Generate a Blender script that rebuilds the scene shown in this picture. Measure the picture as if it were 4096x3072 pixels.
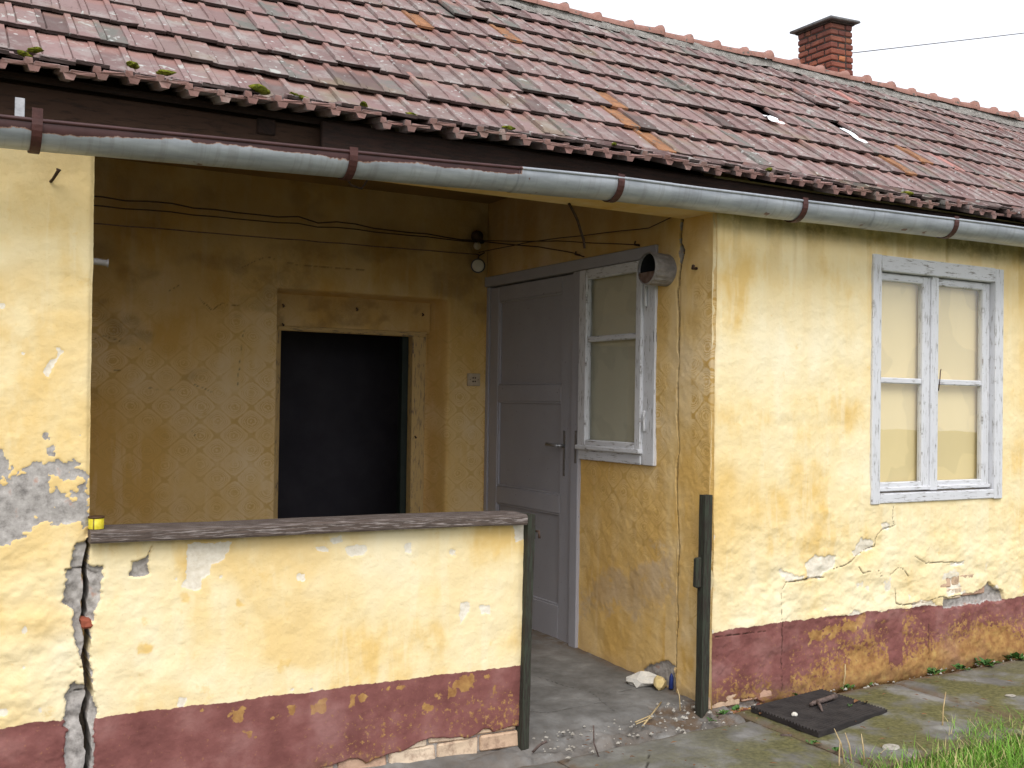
import bpy, math, random
import numpy as np
from mathutils import Matrix, Vector
random.seed(7); RNG = np.random.default_rng(7)
for o in list(bpy.data.objects): bpy.data.objects.remove(o)
SC = bpy.context.scene; COL = SC.collection
# ------------------------------------------------------------------ camera
def make_camera():
    h, p, r = (math.radians(a) for a in (29.9, 0.96, 0.86))
    fwd = Vector((math.sin(h)*math.cos(p), math.cos(h)*math.cos(p), math.sin(p)))
    right = Vector((math.cos(h), -math.sin(h), 0)); up = right.cross(fwd)
    r2 = math.cos(r)*right + math.sin(r)*up; u2 = -math.sin(r)*right + math.cos(r)*up
    cd = bpy.data.cameras.new('camera'); cam = bpy.data.objects.new('camera', cd); COL.objects.link(cam)
    M = Matrix((r2, u2, -fwd)).transposed().to_4x4(); M.translation = Vector((-2.416, -4.069, 1.5))
    cam.matrix_world = M; cd.sensor_width = 36; cd.lens = 37.94; cd.clip_start = .05; cd.clip_end = 500
    SC.camera = cam
make_camera()
CAMP = np.array([-2.416, -4.069, 1.5])
# ------------------------------------------------------------------ sky, sun, exposure (overcast)
SUN_EL, SUN_AZ = math.radians(48), math.radians(205)     # azimuth from +Y clockwise
W = bpy.data.worlds.new('World'); SC.world = W; W.use_nodes = True
wn = W.node_tree; wn.nodes.clear()
sky = wn.nodes.new('ShaderNodeTexSky'); sky.sky_type = 'NISHITA'; sky.sun_disc = False
sky.sun_elevation = SUN_EL; sky.sun_rotation = SUN_AZ; sky.dust_density = 6; sky.air_density = 1.5
hs = wn.nodes.new('ShaderNodeHueSaturation'); hs.inputs['Saturation'].default_value = .22
cl = wn.nodes.new('ShaderNodeMix'); cl.data_type = 'RGBA'; cl.inputs[0].default_value = .62
cl.inputs[7].default_value = (11.0, 11.3, 12.2, 1)         # even grey cloud deck
bg = wn.nodes.new('ShaderNodeBackground'); bg.inputs['Strength'].default_value = .11
wo = wn.nodes.new('ShaderNodeOutputWorld')
wn.links.new(sky.outputs[0], hs.inputs['Color']); wn.links.new(hs.outputs[0], cl.inputs[6])
wn.links.new(cl.outputs[2], bg.inputs['Color']); wn.links.new(bg.outputs[0], wo.inputs[0])
sl = bpy.data.lights.new('sun', 'SUN'); sl.energy = 1.1; sl.angle = math.radians(35); sl.color = (1, .97, .92)
so = bpy.data.objects.new('sun', sl); COL.objects.link(so)
sd = Vector((math.sin(SUN_AZ)*math.cos(SUN_EL), math.cos(SUN_AZ)*math.cos(SUN_EL), math.sin(SUN_EL)))
so.rotation_euler = (-sd).to_track_quat('-Z', 'Y').to_euler()
VS = SC.view_settings; VS.view_transform = 'Standard'; VS.look = 'None'; VS.exposure = .46; VS.gamma = 1
VS.use_curve_mapping = False
SC.render.engine = 'CYCLES'
try: SC.cycles.max_bounces = 10; SC.cycles.diffuse_bounces = 5
except Exception: pass
# ------------------------------------------------------------------ damage outlines measured on the walls (metres)
FE = {}
FE['rw_cracks']=[(0.0035,[(2.333,0.962),(2.327,0.91),(2.341,0.856),(2.258,0.842),(2.209,0.814),(2.197,0.75),(2.086,0.725),(2.008,0.683),(1.954,0.661),(1.889,0.652)]),(0.006,[(1.825,0.61),(1.71,0.614),(1.619,0.607),(1.552,0.604)]),(0.0028,[(1.552,0.604),(1.525,0.565),(1.515,0.5),(1.522,0.385),(1.523,0.287),(1.525,0.157),(1.527,0.059)]),(0.004,[(2.351,0.521),(2.359,0.433),(2.43,0.418),(2.614,0.422),(2.721,0.44),(2.762,0.433),(2.999,0.437),(3.007,0.386)]),(0.003,[(2.629,0.304),(2.624,0.16),(2.625,0.026)]),(0.003,[(2.069,0.653),(2.1,0.617),(2.224,0.618),(2.237,0.591),(2.312,0.586),(2.376,0.625),(2.408,0.623),(2.454,0.572)]),(0.002,[(1.111,0.836),(1.163,0.805),(1.21,0.763)]),(0.0025,[(2.505,0.68),(2.611,0.637),(2.801,0.63),(2.926,0.618)]),(0.005,[(1.057,0.013),(1.092,0.04),(1.247,0.044),(1.332,0.046),(1.386,0.011)]),(0.0018,[(1.728,0.95),(1.903,0.952),(2.071,0.958),(2.32,0.963)]),(0.002,[(3.301,0.804),(3.392,0.704),(3.386,0.619)]),(0.0022,[(1.077,0.371),(1.263,0.369),(1.413,0.371)]),(0.0018,[(1.162,0.876),(1.362,0.883),(1.559,0.882)])]
FE['rw_peel']=[[(2.037,0.758),(2.085,0.799),(2.196,0.784),(2.191,0.733),(2.038,0.711),(2.013,0.734)],[(1.697,0.685),(1.754,0.723),(1.894,0.715),(1.883,0.657),(1.802,0.62),(1.698,0.618)],[(1.828,0.391),(2.042,0.415),(2.152,0.38),(2.03,0.369)],[(2.495,0.422),(2.694,0.424),(2.722,0.375),(2.495,0.378)],[(2.775,0.536),(2.885,0.538),(2.907,0.454),(2.79,0.444)],[(2.719,0.622),(2.926,0.627),(2.926,0.609),(2.746,0.611)],[(1.518,0.663),(1.675,0.628),(1.664,0.604),(1.552,0.612)],[(1.059,0.87),(1.075,0.857),(1.066,0.834),(1.058,0.842)],[(2.245,0.878),(2.321,0.866),(2.296,0.841),(2.252,0.847)]]
FE['rw_brick']=[[(2.755,0.433),(3.013,0.439),(3.135,0.488),(3.268,0.427),(3.283,0.38),(3.014,0.371),(2.756,0.365)],[(1.082,0.037),(1.247,0.044),(1.353,0.041),(1.397,0.008),(1.354,-0.013),(1.144,0.002),(1.058,0.006)]]
FE['rw_white']=[[(3.397,0.255),(3.42,0.272),(3.451,0.163),(3.444,0.126),(3.398,0.159)],[(1.333,-0.053),(1.355,-0.057),(1.35,-0.089),(1.323,-0.081)]]
FE['pa_gap']=[(-1.8,0.993),(-1.805,0.891),(-1.797,0.844),(-1.802,0.788),(-1.803,0.702),(-1.793,0.644),(-1.794,0.53),(-1.789,0.444),(-1.791,0.388),(-1.787,0.33),(-1.787,0.183),(-1.785,0.046)]
FE['pa_gap2']=[(-1.87,0.888),(-1.812,0.888),(-1.768,0.868)]
FE['pa_gap3']=[(-1.84,0.451),(-1.79,0.456)]
FE['pa_grey']=[[(-1.835,0.978),(-1.8,0.979),(-1.799,0.902),(-1.758,0.882),(-1.754,0.853),(-1.766,0.762),(-1.765,0.693),(-1.794,0.696),(-1.785,0.615),(-1.771,0.471),(-1.763,0.367),(-1.77,0.18),(-1.768,0.043),(-1.859,0.059),(-1.854,0.193),(-1.864,0.341),(-1.867,0.443),(-1.846,0.48),(-1.804,0.483),(-1.796,0.525),(-1.837,0.558),(-1.81,0.544),(-1.833,0.62),(-1.85,0.684),(-1.849,0.746),(-1.879,0.777),(-1.874,0.799),(-1.87,0.889),(-1.855,0.894)],[(-1.647,0.901),(-1.603,0.919),(-1.581,0.953),(-1.587,0.847),(-1.663,0.844)]]
FE['pa_white']=[[(-1.459,0.959),(-1.274,0.963),(-1.328,0.893),(-1.366,0.874),(-1.369,0.837),(-1.403,0.83),(-1.41,0.793),(-1.468,0.802),(-1.448,0.829),(-1.454,0.892)],[(-0.96,0.92),(-0.918,0.931),(-0.899,0.895),(-0.946,0.893)],[(-1.336,0.834),(-1.323,0.834),(-1.322,0.808),(-1.335,0.813)],[(-1.55,0.83),(-1.538,0.831),(-1.54,0.819),(-1.55,0.82)],[(-1.023,0.816),(-1.0,0.812),(-1.004,0.795),(-1.02,0.798)],[(-1.468,0.382),(-1.452,0.38),(-1.46,0.356),(-1.476,0.36)],[(-1.498,0.829),(-1.485,0.83),(-1.487,0.822)],[(-1.051,0.382),(-1.033,0.38),(-1.023,0.361),(-1.055,0.357)],[(-0.978,0.374),(-0.955,0.369),(-0.954,0.349),(-0.98,0.345)],[(-0.903,0.951),(-0.85,0.959),(-0.842,0.933),(-0.887,0.921)],[(-0.834,0.911),(-0.734,0.913),(-0.733,0.884),(-0.818,0.874)],[(-0.57,0.904),(-0.55,0.911),(-0.545,0.881),(-0.566,0.882)],[(-0.311,0.647),(-0.268,0.643),(-0.267,0.605),(-0.309,0.555)],[(-0.228,0.632),(-0.171,0.624),(-0.17,0.589),(-0.206,0.6)],[(-0.06,0.971),(0.004,0.973),(0.005,0.898),(-0.041,0.892)],[(-0.366,0.871),(-0.336,0.869),(-0.34,0.854),(-0.361,0.857)]]
FE['pa_ochre']=[[(-0.375,0.316),(-0.358,0.314),(-0.349,0.291),(-0.324,0.326),(-0.281,0.324),(-0.242,0.331),(-0.235,0.308),(-0.245,0.286),(-0.272,0.304),(-0.297,0.284),(-0.319,0.291),(-0.327,0.258),(-0.365,0.247)],[(-0.202,0.327),(-0.185,0.339),(-0.165,0.319),(-0.185,0.313)],[(-0.153,0.263),(-0.14,0.281),(-0.135,0.25),(-0.148,0.24)],[(-0.424,0.273),(-0.382,0.283),(-0.373,0.26),(-0.407,0.256)],[(-0.457,0.229),(-0.402,0.229),(-0.406,0.218),(-0.452,0.217)],[(-0.801,0.316),(-0.778,0.316),(-0.785,0.281),(-0.801,0.276)],[(-0.77,0.312),(-0.747,0.316),(-0.741,0.305),(-0.763,0.302)],[(-0.601,0.324),(-0.569,0.324),(-0.577,0.316),(-0.601,0.317)],[(-0.661,0.328),(-0.633,0.332),(-0.633,0.323),(-0.657,0.32)],[(-1.27,0.319),(-1.231,0.318),(-1.239,0.281),(-1.27,0.293)],[(-1.121,0.269),(-1.094,0.292),(-1.072,0.271),(-1.112,0.264)],[(-1.054,0.308),(-1.029,0.305),(-1.035,0.271),(-1.054,0.282)],[(-0.963,0.301),(-0.906,0.312),(-0.906,0.281),(-0.958,0.274)],[(-1.217,0.226),(-1.199,0.228),(-1.203,0.212)],[(-1.19,0.223),(-1.177,0.223),(-1.179,0.204)],[(-1.405,0.328),(-1.389,0.33),(-1.399,0.302)]]
FE['pa_stain']=[[(-1.621,0.596),(-1.569,0.591),(-1.585,0.568),(-1.62,0.568)],[(-1.274,0.741),(-1.257,0.744),(-1.239,0.712),(-1.265,0.702)],[(-1.251,0.645),(-1.229,0.639),(-1.237,0.624)],[(-1.089,0.482),(-1.053,0.483),(-1.062,0.471),(-1.084,0.473)],[(-1.427,0.56),(-1.406,0.562),(-1.422,0.53)],[(-1.468,0.777),(-1.426,0.765),(-1.442,0.737),(-1.463,0.747)],[(-1.098,0.462),(-1.084,0.46),(-1.09,0.439)]]
FE['pa_base']=[(-1.233,0.03),(-1.02,0.024),(-0.797,0.063),(-0.758,0.056),(-0.723,0.032),(-0.68,0.049),(-0.608,0.057),(-0.56,0.061),(-0.495,0.085),(-0.446,0.094),(-0.255,0.067),(-0.216,0.083),(-0.19,0.106),(-0.163,0.099),(-0.141,0.08),(-0.083,0.084),(-0.015,0.088)]
FE['lp_grey']=[[(-2.281,1.293),(-2.09,1.311),(-2.05,1.268),(-2.039,1.241),(-1.969,1.255),(-1.898,1.263),(-1.867,1.26),(-1.811,1.22),(-1.8,1.086),(-1.808,1.052),(-1.847,1.048),(-1.909,1.073),(-1.985,1.016),(-2.083,0.988),(-2.274,0.977)],[(-1.961,1.339),(-1.941,1.366),(-1.935,1.322),(-1.889,1.316),(-1.919,1.294),(-1.955,1.311)],[(-1.841,1.394),(-1.828,1.394),(-1.833,1.371)]]
FE['lp_island']=[[(-1.923,1.217),(-1.866,1.221),(-1.814,1.22),(-1.81,1.175),(-1.865,1.149),(-1.924,1.162)],[(-2.029,1.225),(-1.984,1.213),(-1.988,1.185),(-2.028,1.192)],[(-2.088,1.21),(-2.058,1.193),(-2.077,1.177)]]
FE['lp_white']=[[(-1.958,1.581),(-1.946,1.625),(-1.921,1.637),(-1.919,1.665),(-1.88,1.664),(-1.91,1.615),(-1.945,1.57)],[(-2.1,1.812),(-2.083,1.808),(-2.085,1.794),(-2.1,1.799)],[(-1.921,1.895),(-1.901,1.899),(-1.9,1.885)],[(-2.028,1.644),(-2.015,1.645),(-2.022,1.634)]]
FE['lp_cracks']=[(0.003,[(-2.081,0.903),(-1.99,0.894),(-1.928,0.893),(-1.865,0.891)]),(0.0025,[(-2.071,0.902),(-2.062,0.951),(-2.002,0.97)]),(0.003,[(-2.017,0.444),(-1.971,0.458),(-1.903,0.453),(-1.877,0.461)]),(0.002,[(-2.07,0.374),(-1.969,0.375),(-1.876,0.37)])]
FE['sw_crack']=[(0.262,2.458),(0.268,2.404),(0.273,2.324),(0.245,2.278),(0.277,2.18),(0.295,2.071),(0.279,1.952),(0.282,1.782),(0.268,1.731),(0.278,1.579),(0.27,1.486),(0.282,1.419),(0.259,1.285),(0.284,1.174),(0.261,0.896),(0.25,0.733),(0.262,0.567),(0.251,0.404),(0.262,0.202),(0.267,0.082)]
FE['sw_grey']=[[(0.532,0.096),(0.35,0.192),(0.276,0.189),(0.266,0.055),(0.515,0.033)]]
FE['sw_damp']=[[(1.16,0.28),(1.07,0.44),(0.875,0.551),(0.738,0.58),(0.544,0.637),(0.437,0.727),(0.331,0.722),(0.326,0.474),(0.635,0.373),(0.977,0.373)]]
FE['bw_cracks']=[(0.0022,[(-1.441,1.816),(-1.383,1.841),(-1.289,1.809)]),(0.0022,[(-1.136,1.551),(-1.083,1.539),(-0.94,1.537)]),(0.0022,[(-0.877,1.575),(-0.775,1.531)]),(0.0022,[(-0.86,2.087),(-0.784,2.016),(-0.729,2.057),(-0.606,2.05)]),(0.0022,[(-0.61,2.282),(-0.457,2.361),(-0.388,2.338),(-0.217,2.322),(0.031,2.326),(0.17,2.321)]),(0.0022,[(-1.05,2.103),(-0.961,2.164)]),(0.0022,[(-1.345,1.646),(-1.26,1.641)]),(0.0022,[(-0.625,1.571),(-0.593,1.904)]),(0.0022,[(-0.9,1.325),(-0.852,1.251)]),(0.0022,[(-1.22,1.803),(-1.176,1.759)])]
# ------------------------------------------------------------------ noise
_T = RNG.random((256, 256))
def vnoise(x, y, seed=0):
    x = np.asarray(x, float)+seed*17.31; y = np.asarray(y, float)+seed*9.77
    xi = np.floor(x).astype(int); yi = np.floor(y).astype(int); fx = x-xi; fy = y-yi
    fx = fx*fx*(3-2*fx); fy = fy*fy*(3-2*fy)
    a = _T[xi & 255, yi & 255]; b = _T[(xi+1) & 255, yi & 255]; c = _T[xi & 255, (yi+1) & 255]; d = _T[(xi+1) & 255, (yi+1) & 255]
    return (a*(1-fx)+b*fx)*(1-fy)+(c*(1-fx)+d*fx)*fy
def fbm(x, y, seed=0, o=4):
    s = 0; a = .5; t = 0
    for i in range(o):
        s = s+a*vnoise(x*2**i, y*2**i, seed+i*3); t += a; a *= .5
    return s/t
def sstep(a, b, x):
    t = np.clip((x-a)/(b-a), 0, 1); return t*t*(3-2*t)
def seg_dist(U, V, pts):
    d = np.full(U.shape, 9.)
    for (x0, y0), (x1, y1) in zip(pts[:-1], pts[1:]):
        dx, dy = x1-x0, y1-y0; L = dx*dx+dy*dy+1e-12
        t = np.clip(((U-x0)*dx+(V-y0)*dy)/L, 0, 1)
        d = np.minimum(d, np.hypot(U-x0-t*dx, V-y0-t*dy))
    return d
def poly_sd(U, V, pts):
    d = seg_dist(U, V, list(pts)+[pts[0]]); ins = np.zeros(U.shape, bool); n = len(pts)
    for i in range(n):
        x0, y0 = pts[i]; x1, y1 = pts[(i+1) % n]
        c = (y0 > V) != (y1 > V)
        with np.errstate(divide='ignore', invalid='ignore'):
            ins ^= c & (U < (x1-x0)*(V-y0)/((y1-y0) if y1 != y0 else 1e-9)+x0)
    return np.where(ins, -d, d)
def blobs(U, V, polys, rough=.012, soft=.004, seed=0):
    m = np.zeros(U.shape); nz = ((fbm(U*14, V*14, seed, 5)-.5)*1.6+(fbm(U*60, V*60, seed+40, 3)-.5)*.8)*2*rough
    for p in polys: m = np.maximum(m, sstep(soft, -soft, poly_sd(U, V, p)+nz))
    return m
# ------------------------------------------------------------------ object helpers
def tag(o, label=None, cat=None, group=None, kind=None):
    if label: o['label'] = label
    if cat: o['category'] = cat
    if group: o['group'] = group
    if kind: o['kind'] = kind
    return o
def empty(name, loc=(0, 0, 0), label=None, cat=None, group=None, parent=None):
    o = bpy.data.objects.new(name, None); o.empty_display_size = .1; COL.objects.link(o); o.location = loc
    if parent: o.parent = parent
    return tag(o, label, cat, group)
def link(name, me, parent=None, loc=None, M=None, mat=None):
    o = bpy.data.objects.new(name, me); COL.objects.link(o)
    if parent: o.parent = parent
    if M is not None: o.matrix_local = M
    if loc is not None: o.location = loc
    if mat is not None and not me.materials: me.materials.append(mat)
    return o
class MB:
    """collects shapes and builds ONE mesh; uv.x runs along the grain"""
    def __init__(s): s.v = []; s.f = []; s.uv = []; s.sm = []
    def add(s, vs, fs, uv=None, smooth=False):
        b = len(s.v); s.v += [tuple(x) for x in vs]; s.f += [tuple(i+b for i in f) for f in fs]
        s.uv += uv if uv else [(x[0], x[1]+x[2]) for x in vs]; s.sm += [smooth]*len(fs); return s
    def box(s, lo, hi, ch=.003, M=None, jit=0):
        lo = np.array(lo, float); hi = np.array(hi, float); c = (lo+hi)/2; h = (hi-lo)/2; ch = min(ch, h.min()*.45)
        ax = int(np.argmax(h)); off = random.random()*7; vs = []; idx = {}; uv = []
        for sx in (-1, 1):
            for sy in (-1, 1):
                for sz in (-1, 1):
                    sg = np.array((sx, sy, sz)); j = (RNG.random(3)-.5)*2*jit
                    for a in range(3):
                        p = c+sg*(h-ch); p[a] = c[a]+sg[a]*h[a]; p = p+j
                        idx[(sx, sy, sz, a)] = len(vs); vs.append(p)
                        oth = [k for k in range(3) if k != ax]; uv.append((p[ax]+off, p[oth[0]]+p[oth[1]]+off))
        fs = []
        for a in range(3):
            b, d = [k for k in range(3) if k != a]
            for sg in (-1, 1):
                q = []
                for (tb, td) in ((-1, -1), (1, -1), (1, 1), (-1, 1)):
                    k = [0, 0, 0]; k[a] = sg; k[b] = tb; k[d] = td; q.append(idx[(*k, a)])
                fs.append(q if (sg > 0) == (a != 1) else q[::-1])
        for a in range(3):
            b, d = [k for k in range(3) if k != a]
            for tb in (-1, 1):
                for td in (-1, 1):
                    k0 = [0]*3; k1 = [0]*3; k0[a] = -1; k1[a] = 1; k0[b] = k1[b] = tb; k0[d] = k1[d] = td
                    fs.append([idx[(*k0, b)], idx[(*k1, b)], idx[(*k1, d)], idx[(*k0, d)]])
        for sx in (-1, 1):
            for sy in (-1, 1):
                for sz in (-1, 1): fs.append([idx[(sx, sy, sz, a)] for a in range(3)])
        if M is not None: vs = [tuple(M @ Vector(v)) for v in vs]
        return s.add(vs, fs, uv)
    def tube(s, pts, r, n=8, cap=True, smooth=True):
        pts = [Vector(p) for p in pts]; m = len(pts); rs = r if hasattr(r, '__len__') else [r]*m
        vs = []; uv = []; L = 0; up = None; off = random.random()*5
        for i, p in enumerate(pts):
            t = (pts[min(i+1, m-1)]-pts[max(i-1, 0)]).normalized()
            if up is None: up = t.orthogonal().normalized()
            up = (up-t*up.dot(t)).normalized(); w = t.cross(up)
            if i: L += (p-pts[i-1]).length
            for k in range(n):
                a = 2*math.pi*k/n; vs.append(p+(up*math.cos(a)+w*math.sin(a))*rs[i]); uv.append((L+off, a*rs[i]))
        fs = [(i*n+k, i*n+(k+1) % n, (i+1)*n+(k+1) % n, (i+1)*n+k) for i in range(m-1) for k in range(n)]
        if cap: fs += [tuple(range(n))[::-1], tuple((m-1)*n+k for k in range(n))]
        return s.add(vs, fs, uv, smooth)
    def prism(s, poly, axis, a, b):
        """polygon in the plane normal to axis, extruded a..b"""
        n = len(poly); vs = []
        for t in (a, b):
            for p in poly: q = list(p); q.insert(axis, t); vs.append(tuple(q))
        return s.add(vs, [tuple(range(n)), tuple(range(2*n-1, n-1, -1))]+[(i, i+n, (i+1) % n+n, (i+1) % n) for i in range(n)])
    def mesh(s, name):
        me = bpy.data.meshes.new(name); me.from_pydata(s.v, [], s.f)
        uvl = me.uv_layers.new(name='grain'); vi = np.empty(len(me.loops), int); me.loops.foreach_get('vertex_index', vi)
        uvl.data.foreach_set('uv', np.array(s.uv, float)[vi].ravel()); me.polygons.foreach_set('use_smooth', s.sm); me.update(); return me
    def build(s, name, mat, parent=None, loc=None, M=None):
        me = s.mesh(name); me.materials.append(mat); return link(name, me, parent, loc, M)
def np_mesh(name, co, quads, attrs=None, smooth=True):
    me = bpy.data.meshes.new(name); nq = len(quads)
    me.vertices.add(len(co)); me.vertices.foreach_set('co', np.ascontiguousarray(co, np.float32).ravel())
    me.loops.add(nq*4); me.loops.foreach_set('vertex_index', np.ascontiguousarray(quads, np.int32).ravel())
    me.polygons.add(nq); me.polygons.foreach_set('loop_start', np.arange(nq, dtype=np.int32)*4)
    try: me.polygons.foreach_set('loop_total', np.full(nq, 4, np.int32))
    except Exception: pass
    me.polygons.foreach_set('use_smooth', np.full(nq, smooth)); me.update(calc_edges=True)
    for k, a in (attrs or {}).items():
        at = me.attributes.new(k, 'FLOAT', 'POINT'); at.data.foreach_set('value', np.ascontiguousarray(a, np.float32))
    return me
def grid_wall(name, us, vs, tow, h, attrs, mat, parent, holes=(), skirt=.2, noskirt=''):
    """wall face as a relief grid; h = height of the surface, tow(U,V,h) -> world; edges and holes get returns of depth skirt"""
    U, V = np.meshgrid(us, vs, indexing='ij'); nu, nv = U.shape
    co = np.stack(tow(U, V, h), -1).reshape(-1, 3); cb = np.stack(tow(U, V, np.full(U.shape, -skirt)), -1).reshape(-1, 3)
    cu = (U[:-1, :-1]+U[1:, 1:])/2; cv = (V[:-1, :-1]+V[1:, 1:])/2; M = np.ones(cu.shape, bool)
    for (u0, u1, v0, v1) in holes: M &= ~((cu > u0) & (cu < u1) & (cv > v0) & (cv < v1))
    I = np.arange(nu*nv).reshape(nu, nv)
    q = np.stack([I[:-1, :-1], I[1:, :-1], I[1:, 1:], I[:-1, 1:]], -1)[M]
    P = np.pad(M, 1); N = nu*nv; sk = []
    a = P[:-1, 1:-1] != P[1:, 1:-1]
    if 'L' in noskirt: a[0] = False
    i, j = np.nonzero(a); sk.append(np.stack([I[i, j], I[i, j+1], I[i, j+1]+N, I[i, j]+N], -1))
    a = P[1:-1, :-1] != P[1:-1, 1:]; i, j = np.nonzero(a); sk.append(np.stack([I[i, j], I[i+1, j], I[i+1, j]+N, I[i, j]+N], -1))
    sk = np.concatenate(sk); ub = np.unique(sk[:, :2])                       # separate skirt verts keep the edge crisp
    allv = np.concatenate([co, cb]); mp = np.full(2*N, -1); uq = np.unique(q); mp[uq] = np.arange(len(uq))
    verts = [allv[uq]]; base = len(uq); mf = np.full(2*N, -1); mf[ub] = base+np.arange(len(ub)); verts.append(allv[ub]); base += len(ub)
    mf[ub+N] = base+np.arange(len(ub)); verts.append(allv[ub+N])
    quads = np.concatenate([mp[q], mf[sk]])
    ats = {}
    for k, arr in attrs.items():
        f = np.broadcast_to(arr, U.shape).reshape(-1); ats[k] = np.concatenate([f[uq], f[ub], f[ub]])
    me = np_mesh(name, np.concatenate(verts), quads, ats); me.materials.append(mat)
    return link(name, me, parent)
def arange(a, b, st): return np.linspace(a, b, max(2, int(round((b-a)/st))+1))
# ------------------------------------------------------------------ shader helpers
class NT:
    def __init__(s, name):
        s.m = bpy.data.materials.new(name); s.m.use_nodes = True; s.t = s.m.node_tree; s.t.nodes.clear()
        s.out = s.t.nodes.new('ShaderNodeOutputMaterial'); s.tc = s.t.nodes.new('ShaderNodeTexCoord'); s.geo = s.t.nodes.new('ShaderNodeNewGeometry')
        s.pos = s.geo.outputs['Position']; s.obj = s.tc.outputs['Object']; s.uv = s.tc.outputs['UV']
    def set(s, sock, v):
        if isinstance(v, bpy.types.NodeSocket): s.t.links.new(v, sock)
        elif isinstance(v, (tuple, list)) and len(v) == 3 and sock.type == 'RGBA': sock.default_value = (*v, 1)
        else: sock.default_value = v
    def n(s, ty, **kw):
        x = s.t.nodes.new(ty)
        for k, v in kw.items():
            if k[0] == '_': setattr(x, k[1:], v)
            else: s.set(x.inputs[k.replace('_', ' ')], v)
        return x
    def math(s, op, a, b=0., c=0., clamp=False):
        x = s.n('ShaderNodeMath', _operation=op, _use_clamp=clamp); s.set(x.inputs[0], a); s.set(x.inputs[1], b); s.set(x.inputs[2], c); return x.outputs[0]
    def mix(s, f, a, b, bt='MIX'):
        x = s.n('ShaderNodeMix', _data_type='RGBA', _blend_type=bt); s.set(x.inputs[0], f); s.set(x.inputs[6], a); s.set(x.inputs[7], b); return x.outputs[2]
    def map(s, vec, sc=(1, 1, 1), loc=(0, 0, 0), rot=(0, 0, 0)):
        x = s.n('ShaderNodeMapping'); s.set(x.inputs[0], vec); x.inputs['Scale'].default_value = sc; x.inputs['Location'].default_value = loc; x.inputs['Rotation'].default_value = rot; return x.outputs[0]
    def noise(s, vec, sc, det=4., ro=.55, dist=0.):
        x = s.n('ShaderNodeTexNoise', Scale=sc, Detail=det, Roughness=ro, Distortion=dist); s.set(x.inputs['Vector'], vec); return x.outputs[0]
    def vor(s, vec, sc, out='Distance', feat='F1', rnd=1.):
        x = s.n('ShaderNodeTexVoronoi', _feature=feat, Scale=sc, Randomness=rnd); s.set(x.inputs['Vector'], vec); return x.outputs[out]
    def ss(s, a, b, x):
        y = s.n('ShaderNodeMapRange', _interpolation_type='SMOOTHSTEP'); s.set(y.inputs[0], x); s.set(y.inputs[1], a); s.set(y.inputs[2], b); return y.outputs[0]
    def ramp(s, f, stops):
        x = s.n('ShaderNodeValToRGB'); s.set(x.inputs[0], f); e = x.color_ramp.elements
        while len(e) < len(stops): e.new(.5)
        for el, (p, c) in zip(e, stops): el.position = p; el.color = (*c, 1)
        return x.outputs[0]
    def attr(s, name): return s.n('ShaderNodeAttribute', _attribute_name=name).outputs['Fac']
    def sep(s, v): return s.n('ShaderNodeSeparateXYZ', Vector=v).outputs
    def bump(s, h, st=.3, d=.01, nrm=None):
        x = s.n('ShaderNodeBump', Strength=st, Distance=d, Height=h)
        if nrm is not None: s.set(x.inputs['Normal'], nrm)
        return x.outputs[0]
    def bsdf(s, col, rough=.85, nrm=None, metal=0., spec=.3):
        x = s.n('ShaderNodeBsdfPrincipled', Base_Color=col, Roughness=rough, Metallic=metal); x.inputs['Specular IOR Level'].default_value = spec
        if nrm is not None: s.set(x.inputs['Normal'], nrm)
        s.t.links.new(x.outputs[0], s.out.inputs[0]); return s.m
def mul(c, k): return tuple(x*k for x in c)
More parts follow.
